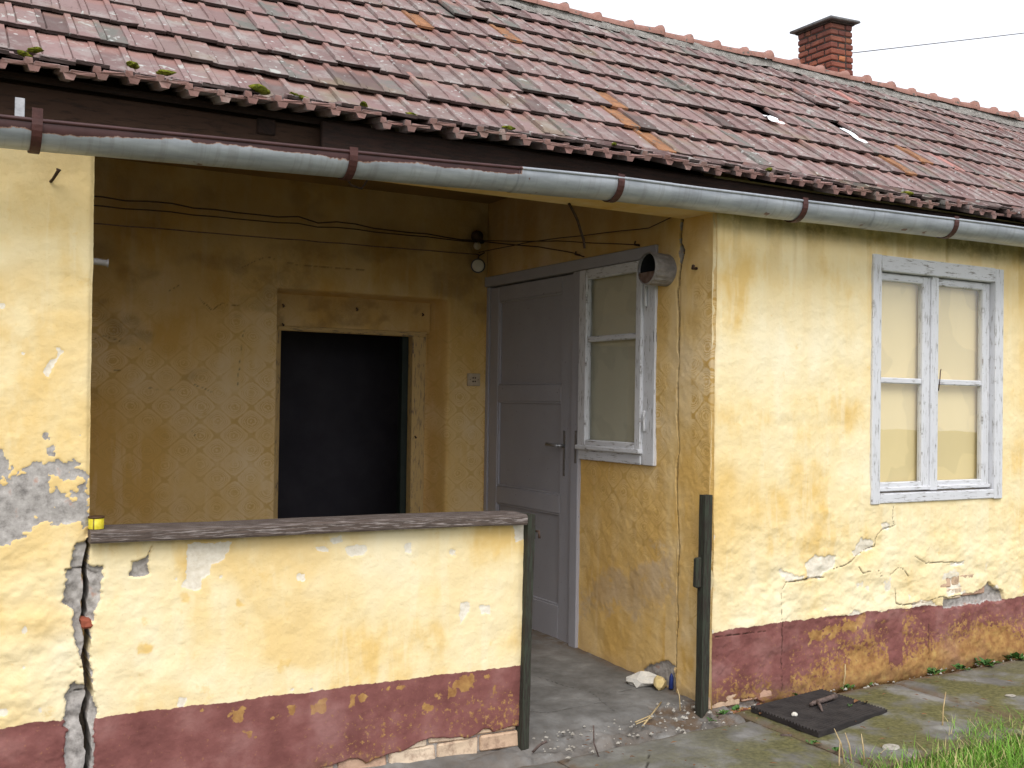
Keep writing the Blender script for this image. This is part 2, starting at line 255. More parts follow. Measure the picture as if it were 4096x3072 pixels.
# ------------------------------------------------------------------ materials
def plaster(name, pale, mid, deep, pattern=False):
    s = NT(name); P = s.pos
    big = s.noise(P, 1.5, 3, .5); med = s.noise(s.map(P, (1, 1, .55)), 5.5, 4, .6); fine = s.noise(P, 55, 5, .65); vert = s.noise(s.map(P, (1, 1, .12)), 14, 4, .6)
    t = s.math('ADD', s.math('MULTIPLY', big, .6), s.math('MULTIPLY', med, .4))
    col = s.ramp(t, [(.38, deep), (.47, mid), (.56, mul([(a+b)/2 for a, b in zip(pale, mid)], 1)), (.66, pale)])
    col = s.mix(s.math('MULTIPLY', s.ss(.52, .68, vert), .35), col, pale)
    col = s.mix(s.math('MULTIPLY', s.ss(.6, .7, s.noise(P, 9, 5, .7)), .5), col, deep)
    col = s.mix(s.math('MULTIPLY', s.attr('stain'), s.ss(.3, .6, med)), col, deep)
    if pattern:
        xyz = s.sep(P); u = s.math('ADD', xyz[0], xyz[1]); k = 2*math.pi
        cu = s.math('COSINE', s.math('MULTIPLY', u, k/.20)); cz = s.math('COSINE', s.math('MULTIPLY', xyz[2], k/.17))
        wob = s.math('MULTIPLY', s.math('SUBTRACT', s.noise(P, 60, 2), .5), 1.1)
        v = s.math('ABSOLUTE', s.math('ADD', cu, cz)); vw = s.math('ADD', v, s.math('MULTIPLY', wob, .45))
        line = s.math('SUBTRACT', 1., s.ss(.10, .24, vw))
        pet = s.math('SINE', s.math('ADD', s.math('MULTIPLY', v, 15.), s.math('MULTIPLY', s.noise(P, 75, 2), 9.)))
        med2 = s.math('MULTIPLY', s.ss(.85, 1.1, vw), s.ss(-.1, .5, pet))
        ring = s.math('MULTIPLY', s.ss(.62, .68, vw), s.math('SUBTRACT', 1., s.ss(.74, .82, vw)))
        pt = s.math('MAXIMUM', s.math('MAXIMUM', line, med2), s.math('MULTIPLY', ring, .6))
        pt = s.math('MULTIPLY', s.math('MULTIPLY', pt, s.attr('pat')), s.ss(.3, .6, s.noise(P, 5, 5, .7)))
        col = s.mix(s.math('MULTIPLY', pt, .75, clamp=True), col, mul(deep, .9))
    spk = s.math('MULTIPLY', s.ss(.66, .74, s.noise(P, 120, 3, .6)), .35)
    col = s.mix(spk, col, mul(deep, .55))
    # exposed layers and paint
    jag = s.math('MULTIPLY', s.math('SUBTRACT', s.noise(P, 90, 4, .6), .5), .9)
    def m(a, lo=.42, hi=.58): return s.ss(lo, hi, s.math('ADD', s.attr(a), jag))
    col = s.mix(s.math('MULTIPLY', m('white'), .85), col, s.ramp(fine, [(.3, (.66, .60, .50)), (.7, (.84, .80, .72))]))
    redc = s.ramp(s.noise(P, 6, 5, .6), [(.3, (.15, .055, .049)), (.5, (.215, .084, .075)), (.7, (.29, .135, .12))])
    redm = m('red', .35, .65)
    och = s.ss(-.01, .07, s.math('SUBTRACT', s.math('ADD', s.noise(P, 42, 8, .74), s.attr('ochre')), 1.))
    ochc = s.ramp(s.noise(P, 20, 4), [(.35, (.27, .13, .05)), (.6, (.42, .24, .085)), (.75, (.48, .33, .12))])
    redc = s.mix(och, redc, ochc)
    redc = s.mix(s.math('MULTIPLY', s.ss(.62, .70, s.noise(P, 75, 4, .6)), .5), redc, (.36, .17, .08))
    redc = s.mix(s.math('MULTIPLY', s.ss(.5, .75, s.noise(P, 3, 4)), .35), redc, (.33, .18, .17))
    col = s.mix(redm, col, redc)
    gr = s.ramp(s.noise(P, 26, 6, .7), [(.3, (.19, .175, .165)), (.45, (.34, .315, .295)), (.6, (.46, .43, .405)), (.72, (.62, .59, .55))])
    gr = s.mix(s.math('MULTIPLY', s.ss(.62, .7, s.noise(P, 13, 3)), .6), gr, (.36, .15, .09))
    col = s.mix(m('grey'), col, gr)
    col = s.mix(s.math('MULTIPLY', s.attr('damp'), .75), col, s.ramp(med, [(.35, (.50, .35, .20)), (.65, (.58, .47, .36))]))
    col = s.mix(s.attr('crack'), col, (.035, .022, .015))
    col = s.mix(s.math('MULTIPLY', s.attr('dirt'), s.ss(.25, .6, s.noise(P, 8, 6, .7))), col, (.13, .085, .045))
    col = s.mix(s.math('MULTIPLY', s.attr('soot_shade'), s.ss(-.3, .7, s.noise(P, 2.5, 5, .6))), col, (.21, .12, .045))  # some soot, plus the dimness of the upper porch painted in
    h = s.math('ADD', s.math('MULTIPLY', fine, .35), s.math('MULTIPLY', s.noise(P, 16, 5, .6), 1.))
    return s.bsdf(col, .93, s.bump(h, .45, .012), spec=.15)
YP, YM, YD = (.88, .785, .555), (.845, .69, .395), (.76, .53, .205)
M_FRONT = plaster('limewashed_plaster', YP, YM, YD)
M_PORCH = plaster('roller_patterned_plaster', (.80, .63, .39), (.75, .53, .235), (.67, .42, .13), True)
def painted_wood(name, paint, wood, amt=.5, rough=.6, streak=9., sx=4.):
    s = NT(name); v = s.map(s.uv, (3, 60, 1)); g = s.noise(v, 3., 6, .65); pat = s.noise(s.map(s.uv, (sx, 26, 1)), streak*.3, 6, .7)
    f = s.ss(amt-.05, amt+.05, s.math('ADD', s.math('MULTIPLY', g, .35), s.math('MULTIPLY', pat, .65)))
    pc = s.mix(s.math('MULTIPLY', s.noise(s.pos, 6, 4), .5), paint, mul(paint, .68)); wc = s.ramp(g, [(.3, mul(wood, .35)), (.55, wood), (.75, mul(wood, 1.7))])
    spk = s.ss(.68, .72, s.noise(s.pos, 70, 3, .6)); c = s.mix(f, pc, wc); c = s.mix(s.math('MULTIPLY', spk, .6), c, mul(wood, .5))
    h = s.math('SUBTRACT', s.math('MULTIPLY', g, .4), s.math('MULTIPLY', f, .6))
    return s.bsdf(c, rough, s.bump(h, .5, .004))
M_WHITEWOOD = painted_wood('flaking_white_paint', (.68, .685, .715), (.17, .15, .13), .575)
M_DOORWOOD = painted_wood('grey_door_paint', (.375, .37, .405), (.12, .10, .085), .66)
M_CREAMWOOD = painted_wood('flaking_cream_paint', (.60, .42, .18), (.15, .115, .09), .56)
M_CAPWOOD = painted_wood('weathered_board', (.36, .31, .29), (.095, .07, .058), .455, .85, 18., 2.)
M_POSTWOOD = painted_wood('mossy_post_wood', (.045, .052, .036), (.035, .028, .022), .5, .9)
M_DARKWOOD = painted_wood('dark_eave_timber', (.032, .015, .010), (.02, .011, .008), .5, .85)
def simple(name, c0, c1, sc=20, rough=.8, bump=.2, metal=0., bd=.004, spec=.3):
    s = NT(name); n = s.noise(s.pos, sc, 5, .6)
    return s.bsdf(s.ramp(n, [(.3, c0), (.7, c1)]), rough, s.bump(s.noise(s.pos, sc*3, 4), bump, bd), metal, spec)
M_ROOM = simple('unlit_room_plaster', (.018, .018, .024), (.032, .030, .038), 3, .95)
M_IRON = simple('brown_painted_iron', (.045, .016, .014), (.085, .03, .025), 30, .55, .3)
M_RUST = simple('rusty_wire', (.03, .02, .015), (.08, .045, .03), 60, .8)
M_STEEL = simple('dull_steel', (.25, .25, .26), (.45, .45, .46), 40, .45, .1, .8)
M_MORTAR = simple('grey_mortar', (.17, .155, .14), (.38, .36, .33), 28, .95, .9, bd=.02)
M_CHMORTAR = simple('sooty_mortar', (.03, .022, .02), (.07, .05, .042), 30, .95, .6)
M_CAPSTONE = simple('weathered_concrete_cap', (.10, .10, .105), (.20, .20, .20), 25, .9, .5)
M_CREAMBRICK = simple('limewashed_brick', (.34, .20, .12), (.68, .56, .40), 14, .92, .7, bd=.01)
M_PLASTIC = simple('yellowed_plastic', (.42, .33, .22), (.52, .42, .30), 30, .5, .05)
M_FOIL = simple('white_foil', (.85, .86, .88), (.9, .9, .92), 8, .5, .2)
M_BLACK = simple('flat_black', (.012, .012, .014), (.02, .02, .022), 20, .9)
M_BLUE = simple('blue_plastic', (.01, .02, .10), (.02, .04, .18), 20, .5)
M_STRAW = simple('dry_straw', (.34, .24, .11), (.55, .43, .24), 30, .8)
M_BARK = simple('twig_bark', (.06, .042, .035), (.17, .125, .11), 60, .9, .6)
M_CHUNK = simple('plaster_chunk', (.48, .46, .42), (.68, .64, .56), 30, .95, .8)
M_CHUNKY = simple('yellow_plaster_chunk', (.55, .42, .18), (.66, .52, .27), 30, .95, .6)
M_DEADLEAF = simple('dead_leaf', (.12, .05, .02), (.22, .11, .05), 40, .8)
def mk_blind(name, c):
    s = NT(name); w = s.ss(.50, .515, s.noise(s.pos, 3.2, 2, .4, .4)); k = s.mix(s.math('MULTIPLY', w, .8), c, mul(c, .88)); k = s.mix(s.math('MULTIPLY', s.noise(s.map(s.pos, (1, 1, .2)), 14, 4), .35), k, mul(c, .8))
    return s.bsdf(k, .9, s.bump(s.noise(s.pos, 5, 3), .2, .02))
M_BLIND = mk_blind('cream_blind', (.90, .72, .40)); M_BLINDP = mk_blind('grey_blind', (.66, .61, .47))
def mk_moss():
    s = NT('moss'); n = s.noise(s.pos, 60, 5); return s.bsdf(s.ramp(n, [(.3, (.05, .065, .008)), (.55, (.17, .18, .02)), (.75, (.30, .27, .03))]), .95, s.bump(s.noise(s.pos, 240, 3), 1., .01), spec=.1)
M_MOSS = mk_moss()
def mk_leaf(name, a, b, dry):
    s = NT(name); r = s.geo.outputs['Random Per Island']; c = s.ramp(r, [(0, a), (.5, b), (.72, b), (.84, dry), (1, dry)])
    c = s.mix(s.math('MULTIPLY', s.noise(s.pos, 12, 3), .4), c, mul(b, .5)); return s.bsdf(c, .6, spec=.3)
M_GRASS = mk_leaf('grass_blades', (.075, .19, .02), (.19, .40, .04), (.56, .44, .22))
M_WEED = mk_leaf('weed_leaves', (.03, .085, .02), (.06, .15, .03), (.07, .15, .03))
def mk_glass():
    s = NT('window_glass'); g = s.n('ShaderNodeBsdfGlossy', Roughness=.01, Color=(1, 1, 1)); t = s.n('ShaderNodeBsdfTransparent', Color=(.97, .98, .98))
    g.inputs['Normal'].default_value = (0, 0, 0); nb = s.bump(s.noise(s.pos, 3.5, 2), .015, .02); s.set(g.inputs['Normal'], nb)
    f = s.n('ShaderNodeLayerWeight', Blend=.5).outputs['Facing']; m = s.n('ShaderNodeMixShader'); s.set(m.inputs[0], s.math('ADD', .05, s.math('MULTIPLY', s.math('POWER', f, 4.), .85))); s.t.links.new(t.outputs[0], m.inputs[1]); s.t.links.new(g.outputs[0], m.inputs[2])
    s.t.links.new(m.outputs[0], s.out.inputs[0]); return s.m
M_GLASS = mk_glass()
def mk_tile():
    s = NT('weathered_clay_tile'); P = s.pos; oi = s.n('ShaderNodeObjectInfo')
    r = s.math('FRACT', s.math('ADD', oi.outputs['Random'], s.geo.outputs['Random Per Island'])); r2 = s.math('FRACT', s.math('MULTIPLY', r, 7.13)); r3 = s.math('FRACT', s.math('MULTIPLY', r, 31.7))
    c = s.ramp(r, [(0, (.170, .112, .106)), (.3, (.235, .155, .148)), (.55, (.215, .157, .145)), (.8, (.265, .177, .170)), (1, (.198, .154, .145))])
    med = s.noise(P, 9, 5, .65); c = s.mix(s.ss(.45, .7, med), c, (.30, .262, .247))
    c = s.mix(s.math('MULTIPLY', s.ss(.5, .66, s.noise(P, 22, 5, .7)), .55), c, (.19, .125, .118))
    gt = s.ss(.86, .9, r2); c = s.mix(s.math('MULTIPLY', gt, s.ss(.35, .6, med)), c, (.15, .145, .13))
    dk = s.ss(.93, .95, r3); c = s.mix(s.math('MULTIPLY', dk, .7), c, (.10, .07, .065))
    olive = s.math('MULTIPLY', s.ss(.55, .72, s.noise(P, 3.2, 4)), .45); c = s.mix(olive, c, (.22, .19, .115))
    lich = s.math('MULTIPLY', s.ss(.60, .64, s.noise(P, 17, 4, .6, .6)), s.ss(.48, .58, s.noise(P, 2.6, 3))); c = s.mix(s.math('MULTIPLY', lich, .8), c, (.42, .43, .40))
    vd = s.vor(P, 26); spot = s.math('MULTIPLY', s.math('SUBTRACT', 1., s.ss(.16, .22, vd)), s.ss(.5, .6, s.noise(P, 7, 3))); c = s.mix(s.math('MULTIPLY', spot, .75), c, (.50, .52, .50))
    vd2 = s.vor(P, 60); sp2 = s.math('MULTIPLY', s.math('SUBTRACT', 1., s.ss(.14, .2, vd2)), s.ss(.55, .62, s.noise(P, 11, 3))); c = s.mix(s.math('MULTIPLY', sp2, .6), c, (.05, .045, .04))
    at = s.attr('under'); c = s.mix(at, c, (.33, .165, .135))
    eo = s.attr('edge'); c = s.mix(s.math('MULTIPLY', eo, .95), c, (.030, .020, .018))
    return s.bsdf(c, .88, s.bump(s.noise(P, 90, 4), .35, .004), spec=.2)
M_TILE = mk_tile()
def mk_tile2(name, a, b):
    s = NT(name); P = s.pos; c = s.ramp(s.noise(P, 16, 5, .7), [(.3, a), (.7, b)]); c = s.mix(s.ss(.6, .66, s.noise(P, 24, 4)), c, (.13, .115, .10))
    return s.bsdf(c, .88, s.bump(s.noise(P, 90, 4), .35, .004), spec=.2)
M_TILEOR = mk_tile2('orange_clay_tile', (.17, .085, .05), (.38, .185, .09))
M_TILEPK = mk_tile2('fresh_pink_tile', (.36, .17, .15), (.44, .22, .19))
M_RIDGE = mk_tile2('ridge_clay', (.22, .11, .085), (.36, .20, .165))
def mk_brick(name, ramp, soot_shade=None):
    s = NT(name); oi = s.n('ShaderNodeObjectInfo'); c = s.ramp(oi.outputs['Random'], ramp)
    c = s.mix(s.math('MULTIPLY', s.ss(.45, .7, s.noise(s.pos, 22, 5, .7)), .65), c, mul(ramp[0][1], .55))
    if soot_shade: z = s.sep(s.pos)[2]; c = s.mix(s.math('MULTIPLY', s.ss(soot_shade[0], soot_shade[1], s.math('ADD', z, s.math('MULTIPLY', s.noise(s.pos, 9, 4), .25))), .65), c, (.085, .045, .042))
    return s.bsdf(c, .9, s.bump(s.noise(s.pos, 60, 4), .5, .006), spec=.15)
M_CHBRICK = mk_brick('chimney_brick', [(0, (.19, .065, .05)), (.4, (.29, .10, .065)), (.7, (.36, .13, .075)), (1, (.44, .17, .08))], (4.18, 4.5))
M_OLDBRICK = mk_brick('exposed_brick', [(0, (.46, .28, .20)), (.5, (.60, .44, .30)), (1, (.70, .58, .44))])
def mk_concrete(name, mossy=True):
    s = NT(name); P = s.pos; n = s.noise(P, 4, 6, .65); c = s.ramp(n, [(.3, (.095, .09, .082)), (.5, (.165, .16, .152)), (.7, (.27, .265, .255))])
    c = s.mix(s.math('MULTIPLY', s.ss(.55, .7, s.noise(P, 40, 5, .7)), .4), c, (.12, .105, .09))
    if mossy:
        mm = s.math('MULTIPLY', s.ss(.36, .56, s.noise(P, 3.4, 5, .6)), s.attr('moss')); c = s.mix(mm, c, s.ramp(s.noise(P, 50, 4), [(.3, (.070, .066, .026)), (.7, (.155, .145, .06))]))
    c = s.mix(s.attr('crack'), c, (.03, .026, .02)); c = s.mix(s.math('MULTIPLY', s.attr('dirt'), s.ss(.3, .6, s.noise(P, 12, 6, .7))), c, (.13, .09, .06))
    return s.bsdf(c, .9, s.bump(s.math('ADD', s.noise(P, 70, 5, .7), s.math('MULTIPLY', s.noise(P, 14, 4), 1.5)), .5, .006), spec=.25)
M_PATH = mk_concrete('mossy_concrete'); M_FLOOR = mk_concrete('porch_concrete', False)
M_SOIL = simple('turf_soil', (.05, .06, .02), (.12, .12, .045), 5, .95, .6)
def mk_zinc():
    s = NT('galvanised_gutter'); P = s.pos; n = s.noise(s.map(P, (1.2, 6, 6)), 4, 5, .6); c = s.ramp(n, [(.3, (.27, .29, .32)), (.55, (.38, .405, .44)), (.75, (.50, .525, .56))])
    st = s.noise(s.map(P, (40, 3, 3)), 1.5, 4, .6); c = s.mix(s.math('MULTIPLY', s.ss(.50, .68, st), .28), c, (.20, .19, .185))
    rs = s.math('MULTIPLY', s.ss(.66, .70, s.noise(P, 9, 5, .6)), .8); c = s.mix(rs, c, (.12, .045, .02))
    pm = s.ss(.45, .55, s.math('ADD', s.attr('paint'), s.math('MULTIPLY', s.math('SUBTRACT', s.noise(P, 34, 6, .65), .5), 1.1)))
    pe = s.math('MULTIPLY', s.ss(.30, .42, s.math('ADD', s.attr('paint'), s.math('MULTIPLY', s.math('SUBTRACT', s.noise(P, 34, 6, .65), .5), 1.1))), 1.)
    c = s.mix(s.math('MULTIPLY', pe, .7), c, (.30, .12, .04)); c = s.mix(pm, c, s.ramp(s.noise(P, 12, 4), [(.3, (.038, .014, .014)), (.7, (.070, .026, .025))]))
    me = s.math('MULTIPLY', s.math('SUBTRACT', 1., pm), .35)
    return s.bsdf(c, .5, s.bump(s.noise(P, 30, 4), .12, .004), me, .4)
M_ZINC = mk_zinc()
def mk_mat():
    s = NT('ribbed_rubber'); return s.bsdf(s.ramp(s.noise(s.pos, 14, 5), [(.3, (.016, .013, .013)), (.7, (.04, .034, .032))]), .8, s.bump(s.noise(s.pos, 90, 3), .3, .003))
M_RUBBER = mk_mat()
M_CHUNK2 = simple('rubble_grey', (.20, .18, .15), (.48, .45, .40), 45, .95, .5)
# ================================================================== THE SETTING
def zg(x, y=0): return np.maximum(0, .012*np.asarray(x, float))*np.clip(np.asarray(x)*4, 0, 1)
def setting():
    xs = np.concatenate([arange(-40, -4, 6), arange(-3.5, 6, .25), arange(7, 60, 6)]); ys = np.concatenate([arange(-60, -4, 6), arange(-3.5, 1, .25), arange(2, 60, 8)])
    U, V = np.meshgrid(xs, ys, indexing='ij'); Z = -.07+.02*fbm(U*.9, V*.9, 3)+zg(U)*(V > -3); I = np.arange(U.size).reshape(U.shape)
    q = np.stack([I[:-1, :-1], I[1:, :-1], I[1:, 1:], I[:-1, 1:]], -1).reshape(-1, 4)
    me = np_mesh('ground', np.stack([U, V, Z], -1).reshape(-1, 3), q); me.materials.append(M_SOIL); tag(link('ground', me), kind='structure')
    path = tag(empty('path'), kind='structure')
    joints = [-3.3, -2.2, -1.06, .06, 1.15, 2.27, 3.42, 4.6, 6.0]
    for a, b in zip(joints[:-1], joints[1:]):
        near = -.3 < (a+b)/2 < 4; st = .012 if near else .05
        xs = arange(a+.004, b-.004, st); ys = arange(-.93, -.19 if a < 1 else -.045, st)
        U, V = np.meshgrid(xs, ys, indexing='ij')
        Z = zg(U)+.012*(fbm(U*2.2, V*2.2, 11)-.5)*2+.004*(fbm(U*14, V*14, 5)-.5)*2
        ex = np.minimum(U-xs[0], xs[-1]-U); ey = np.minimum(V-ys[0], ys[-1]-V); e = np.minimum(ex, ey)
        Z = Z-.012*np.exp(-(e/.014)**2)-(a % .37)*.012
        crk = np.zeros(U.shape)
        if 0 < a < 1: crk = sstep(.004, .0015, seg_dist(U, V, [(.1, -.9), (.24, -.62), (.3, -.5), (.42, -.36)])+.004*(fbm(U*40, V*40, 9)-.5))
        moss = np.clip(.55+1.3*(fbm(U*1.1+3, V*1.6, 21)-.35)+sstep(-.25, -.8, V)*.5, 0, 1)*sstep(-.2, 1.6, U+fbm(U*3, V*3, 4)*.8)
        dirt = np.clip(np.exp(-(e/.03)**2)+.9*sstep(-.14, -.06, V)*(U > 1.1), 0, 1)
        grid_wall('slab', xs, ys, lambda A, B, h: (A, B, h), Z-crk*.006, dict(moss=moss, crack=crk, dirt=dirt), M_PATH, path, skirt=.12)
setting()
# ================================================================== THE HOUSE
HOUSE = empty('house', (0, 0, 0), 'long yellow limewashed farmhouse with open porch, red dado and clay tile roof', 'house')
XC, YB = 1.055, 2.336
def relief(U, V, seed, a=1.): return a*(.007*(fbm(U*2.3, V*2.3, seed)-.5)*2+.0045*(fbm(U*8, V*11, seed+5)-.5)*2+.0012*(fbm(U*40, V*40, seed+9)-.5)*2)
def cracks(U, V, lst, seed=0):
    m = np.zeros(U.shape); wob = (fbm(U*45, V*45, seed)-.5)*.010+(fbm(U*14, V*14, seed+2)-.5)*.014
    wob2 = (fbm(U*45, V*45, seed+31)-.5)*.010
    mod = np.clip((fbm(U*7, V*7, seed+50)-.30)*2.6, 0.05, 1.5); fade = sstep(.34, .46, fbm(U*16, V*16, seed+60))
    for w, p in lst: m = np.maximum(m, sstep(w*mod+.0016, w*mod*.3, seg_dist(U+wob, V+wob2, p))*(.65+.35*fade))
    return m
FRONT = lambda U, V, h: (U, -h, V)
def front_wall():
    us = np.concatenate([arange(XC, 3.6, .005), arange(3.65, 7.0, .08)]); vs = np.concatenate([arange(-.08, 2.32, .005), arange(2.325, 2.62, .02)])
    U, V = np.meshgrid(us, vs, indexing='ij')
    line = np.interp(U, [1.0, 1.2, 1.5, 2.4, 3.5, 7], [.385, .398, .405, .40, .385, .36])
    red = sstep(.006, -.006, V-line+(fbm(U*9, V*3, 41)-.5)*.03+(fbm(U*50, V*20, 4)-.5)*.012)
    crk = cracks(U, V, [c for c in FE['rw_cracks'] if c[0] > .0021], 3); peel = blobs(U, V, FE['rw_peel'], .014, .004, 7); brk = blobs(U, V, FE['rw_brick'], .010, .004, 9)
    och = .21+.36*sstep(.44, .05, V+(fbm(U*4, V*5, 8)-.5)*.30); och = och+.14*sstep(1.4, 2.4, U)+.14*(fbm(U*2.2, V*2.2, 17)-.5)
    och = np.where((np.abs(U-1.52) < .06) | (np.abs(U-2.36) < .05), och-.25*sstep(.02, .14, V), och)
    och = np.maximum(och, .8*blobs(U, V, [[(1.72, .33), (1.86, .35), (2.1, .385), (2.1, .345), (1.9, .30), (1.74, .28)]], .03, .01, 2))
    chips = sstep(.74, .76, fbm(U*11, V*11, 70))*sstep(.95, .35, V); lowr = sstep(1.0, .55, V)*sstep(1.0, 1.4, U)
    white = np.maximum.reduce([peel, blobs(U, V, FE['rw_white']), chips*.8])
    bul = np.zeros(U.shape)
    for w, p in FE['rw_cracks']: bul = np.maximum(bul, np.exp(-(seg_dist(U, V, p)/.035)**2))
    h = relief(U, V, 1)+.010*bul*(fbm(U*12, V*14, 88)-.3)+lowr*.015*(fbm(U*6, V*9, 33)-.5)*2+.004*sstep(1.2, .8, V)*(fbm(U*14, V*22, 35)-.5)*2-.006*peel-.026*brk-.008*crk-.002*chips
    h = h-red*.001-.013*np.exp(-((U-XC)/.012)**2)-.02*sstep(.03, -.03, V)
    stain = np.clip(sstep(.5, .62, fbm(U*1.3+5, V*.6, 5))*sstep(.7, 1.3, V)*.45+.8*np.exp(-((U-1.22)/.18)**2-((V-1.0)/.22)**2)+.55*np.exp(-((V-2.38)/.10)**2)+.6*np.exp(-((U-1.15)/.07)**2-((V-.75)/.5)**2), 0, 1)
    stain = stain*np.clip(fbm(U*5, V*3, 14)*1.6-.2, 0, 1)
    run = sstep(.52, .66, fbm(U*13, V*.5, 91))*sstep(1.55, 2.35, V+(fbm(U*8, V*0, 7)-.5)*.9); sill = sstep(.5, .7, fbm(U*20, V*.8, 93))*sstep(.55, .95, V)*(V < .98)*(U > 2.12)*(U < 3.3); stain = np.clip(stain+.4*run+.4*sill, 0, 1)
    dirt = np.clip(.75*np.exp(-((V-2.44)/.06)**2)*fbm(U*3, V*3, 9)*1.5+.45*np.exp(-((V-.05)/.04)**2)+.5*np.exp(-((U-XC)/.02)**2)*fbm(U*9, V*6, 2)+.15*run*sstep(2.1, 2.4, V), 0, 1)
    o = grid_wall('front_wall', us, vs, FRONT, h, dict(red=red, ochre=och, white=white, grey=brk*.7, crack=crk, stain=stain, dirt=dirt), M_FRONT, HOUSE, [(2.21, 3.175, 1.03, 2.25)], .34, 'L')
    bm = [MB().box((0, 0, 0), (.20, .05, .062), .007, jit=.004).mesh('brick') for _ in range(3)]
    for m_ in bm: m_.materials.append(M_OLDBRICK)
    for i, (x, z) in enumerate([(2.50, .412), (2.71, .418), (2.92, .43), (2.62, .484), (2.83, .49), (1.06, .02), (1.27, .03)]):
        b = link('brick', bm[i % 3], o, (x, .006+.004*random.random(), z)); b.rotation_euler = (0, -.012, random.uniform(-.02, .02))
    return o
front_wall()
def gap_edges():
    g = sorted([(z, x) for x, z in FE['pa_gap']]); zz = np.array([a for a, _ in g]); xx = np.array([b for _, b in g])
    def c(z): return np.interp(z, zz, xx)+(fbm(z*9, z*0+2, 3)-.5)*.028+(fbm(z*31, z*0+2, 4)-.5)*.014
    def w(z): return .0048+.008*fbm(z*6, z*0+5, 12)*sstep(1.02, .9, z)+.004*sstep(.9, .2, z)
    return (lambda z: c(z)-w(z)), (lambda z: c(z)+w(z))
GL, GR = gap_edges()
def pier():
    us = np.concatenate([arange(-3.6, -2.35, .05), arange(-2.33, -1.79, .005)]); vs = np.concatenate([arange(.0, .2, .02), arange(.205, 2.45, .005), arange(2.46, 2.48, .02)])
    U, V = np.meshgrid(us, vs, indexing='ij')
    edge = np.where(V < 1.0, GL(V), -1.797+.006*(fbm(V*5, V*0, 1)-.5)+.003*(fbm(V*25, V*0, 6)-.5)-.004*(V-1.0)); edge = np.where(np.abs(V-1.0) < .03, np.minimum(edge, -1.80), edge)
    U2 = U+(edge-us[-1])*sstep(-2.1, -1.79, U)
    red = sstep(.006, -.006, V-.362+(fbm(U2*9, V*3, 44)-.5)*.02+(fbm(U2*50, V*20, 4)-.5)*.01)
    gg = blobs(U2, V, FE['pa_grey'][:1], .012, .004, 5); gp = blobs(U2, V, FE['lp_grey'], .03, .005, 15)*(1-blobs(U2, V, FE['lp_island'], .03, .005, 16)); gp = gp*sstep(.30, .42, fbm(U2*12, V*12, 61)+.12)
    crk = cracks(U2, V, [(.008, FE['pa_gap2']), (.007, FE['pa_gap3'])], 5)
    white = np.maximum(blobs(U2, V, FE['lp_white'], .01, .004, 4), .75*sstep(.70, .73, fbm(U2*9, V*9, 81))*sstep(1.0, .6, V))
    rough = sstep(1.1, .9, V)
    h = relief(U2, V, 21)+rough*.014*(fbm(U2*7, V*10, 3)-.5)*2-.022*gg-.004*gp-.018*crk-.003*white+gg*.012*(fbm(U2*20, V*20, 8)-.5)*2-.012*np.exp(-((edge-U2)/.010)**2)*(V > 1.0)
    stain = np.clip(sstep(.45, .6, fbm(U2*1.2, V*1.2, 95))*.9+.6*sstep(1.9, 2.3, V), 0, 1); dirt = .35*sstep(2.1, 2.4, V)*fbm(U2*3, V*3, 2)
    grey = np.maximum(gg, gp)*(1-red*.9*(gp > gg))
    o = grid_wall('pier', us, vs, lambda A, B, hh: (A+(edge-us[-1])*sstep(-2.1, -1.79, A), -hh, B), h, dict(red=red, ochre=.2+0*U, white=white, grey=grey, crack=crk, stain=stain, dirt=dirt), M_FRONT, HOUSE, skirt=.26)
    b = MB().box((0, 0, 0), (.036, .045, .042), .016, jit=.006).build('brick', mk_brick('red_brick_end', [(0, (.30, .085, .05)), (1, (.34, .10, .06))]), o, (-1.815, -.004, .672))
pier()
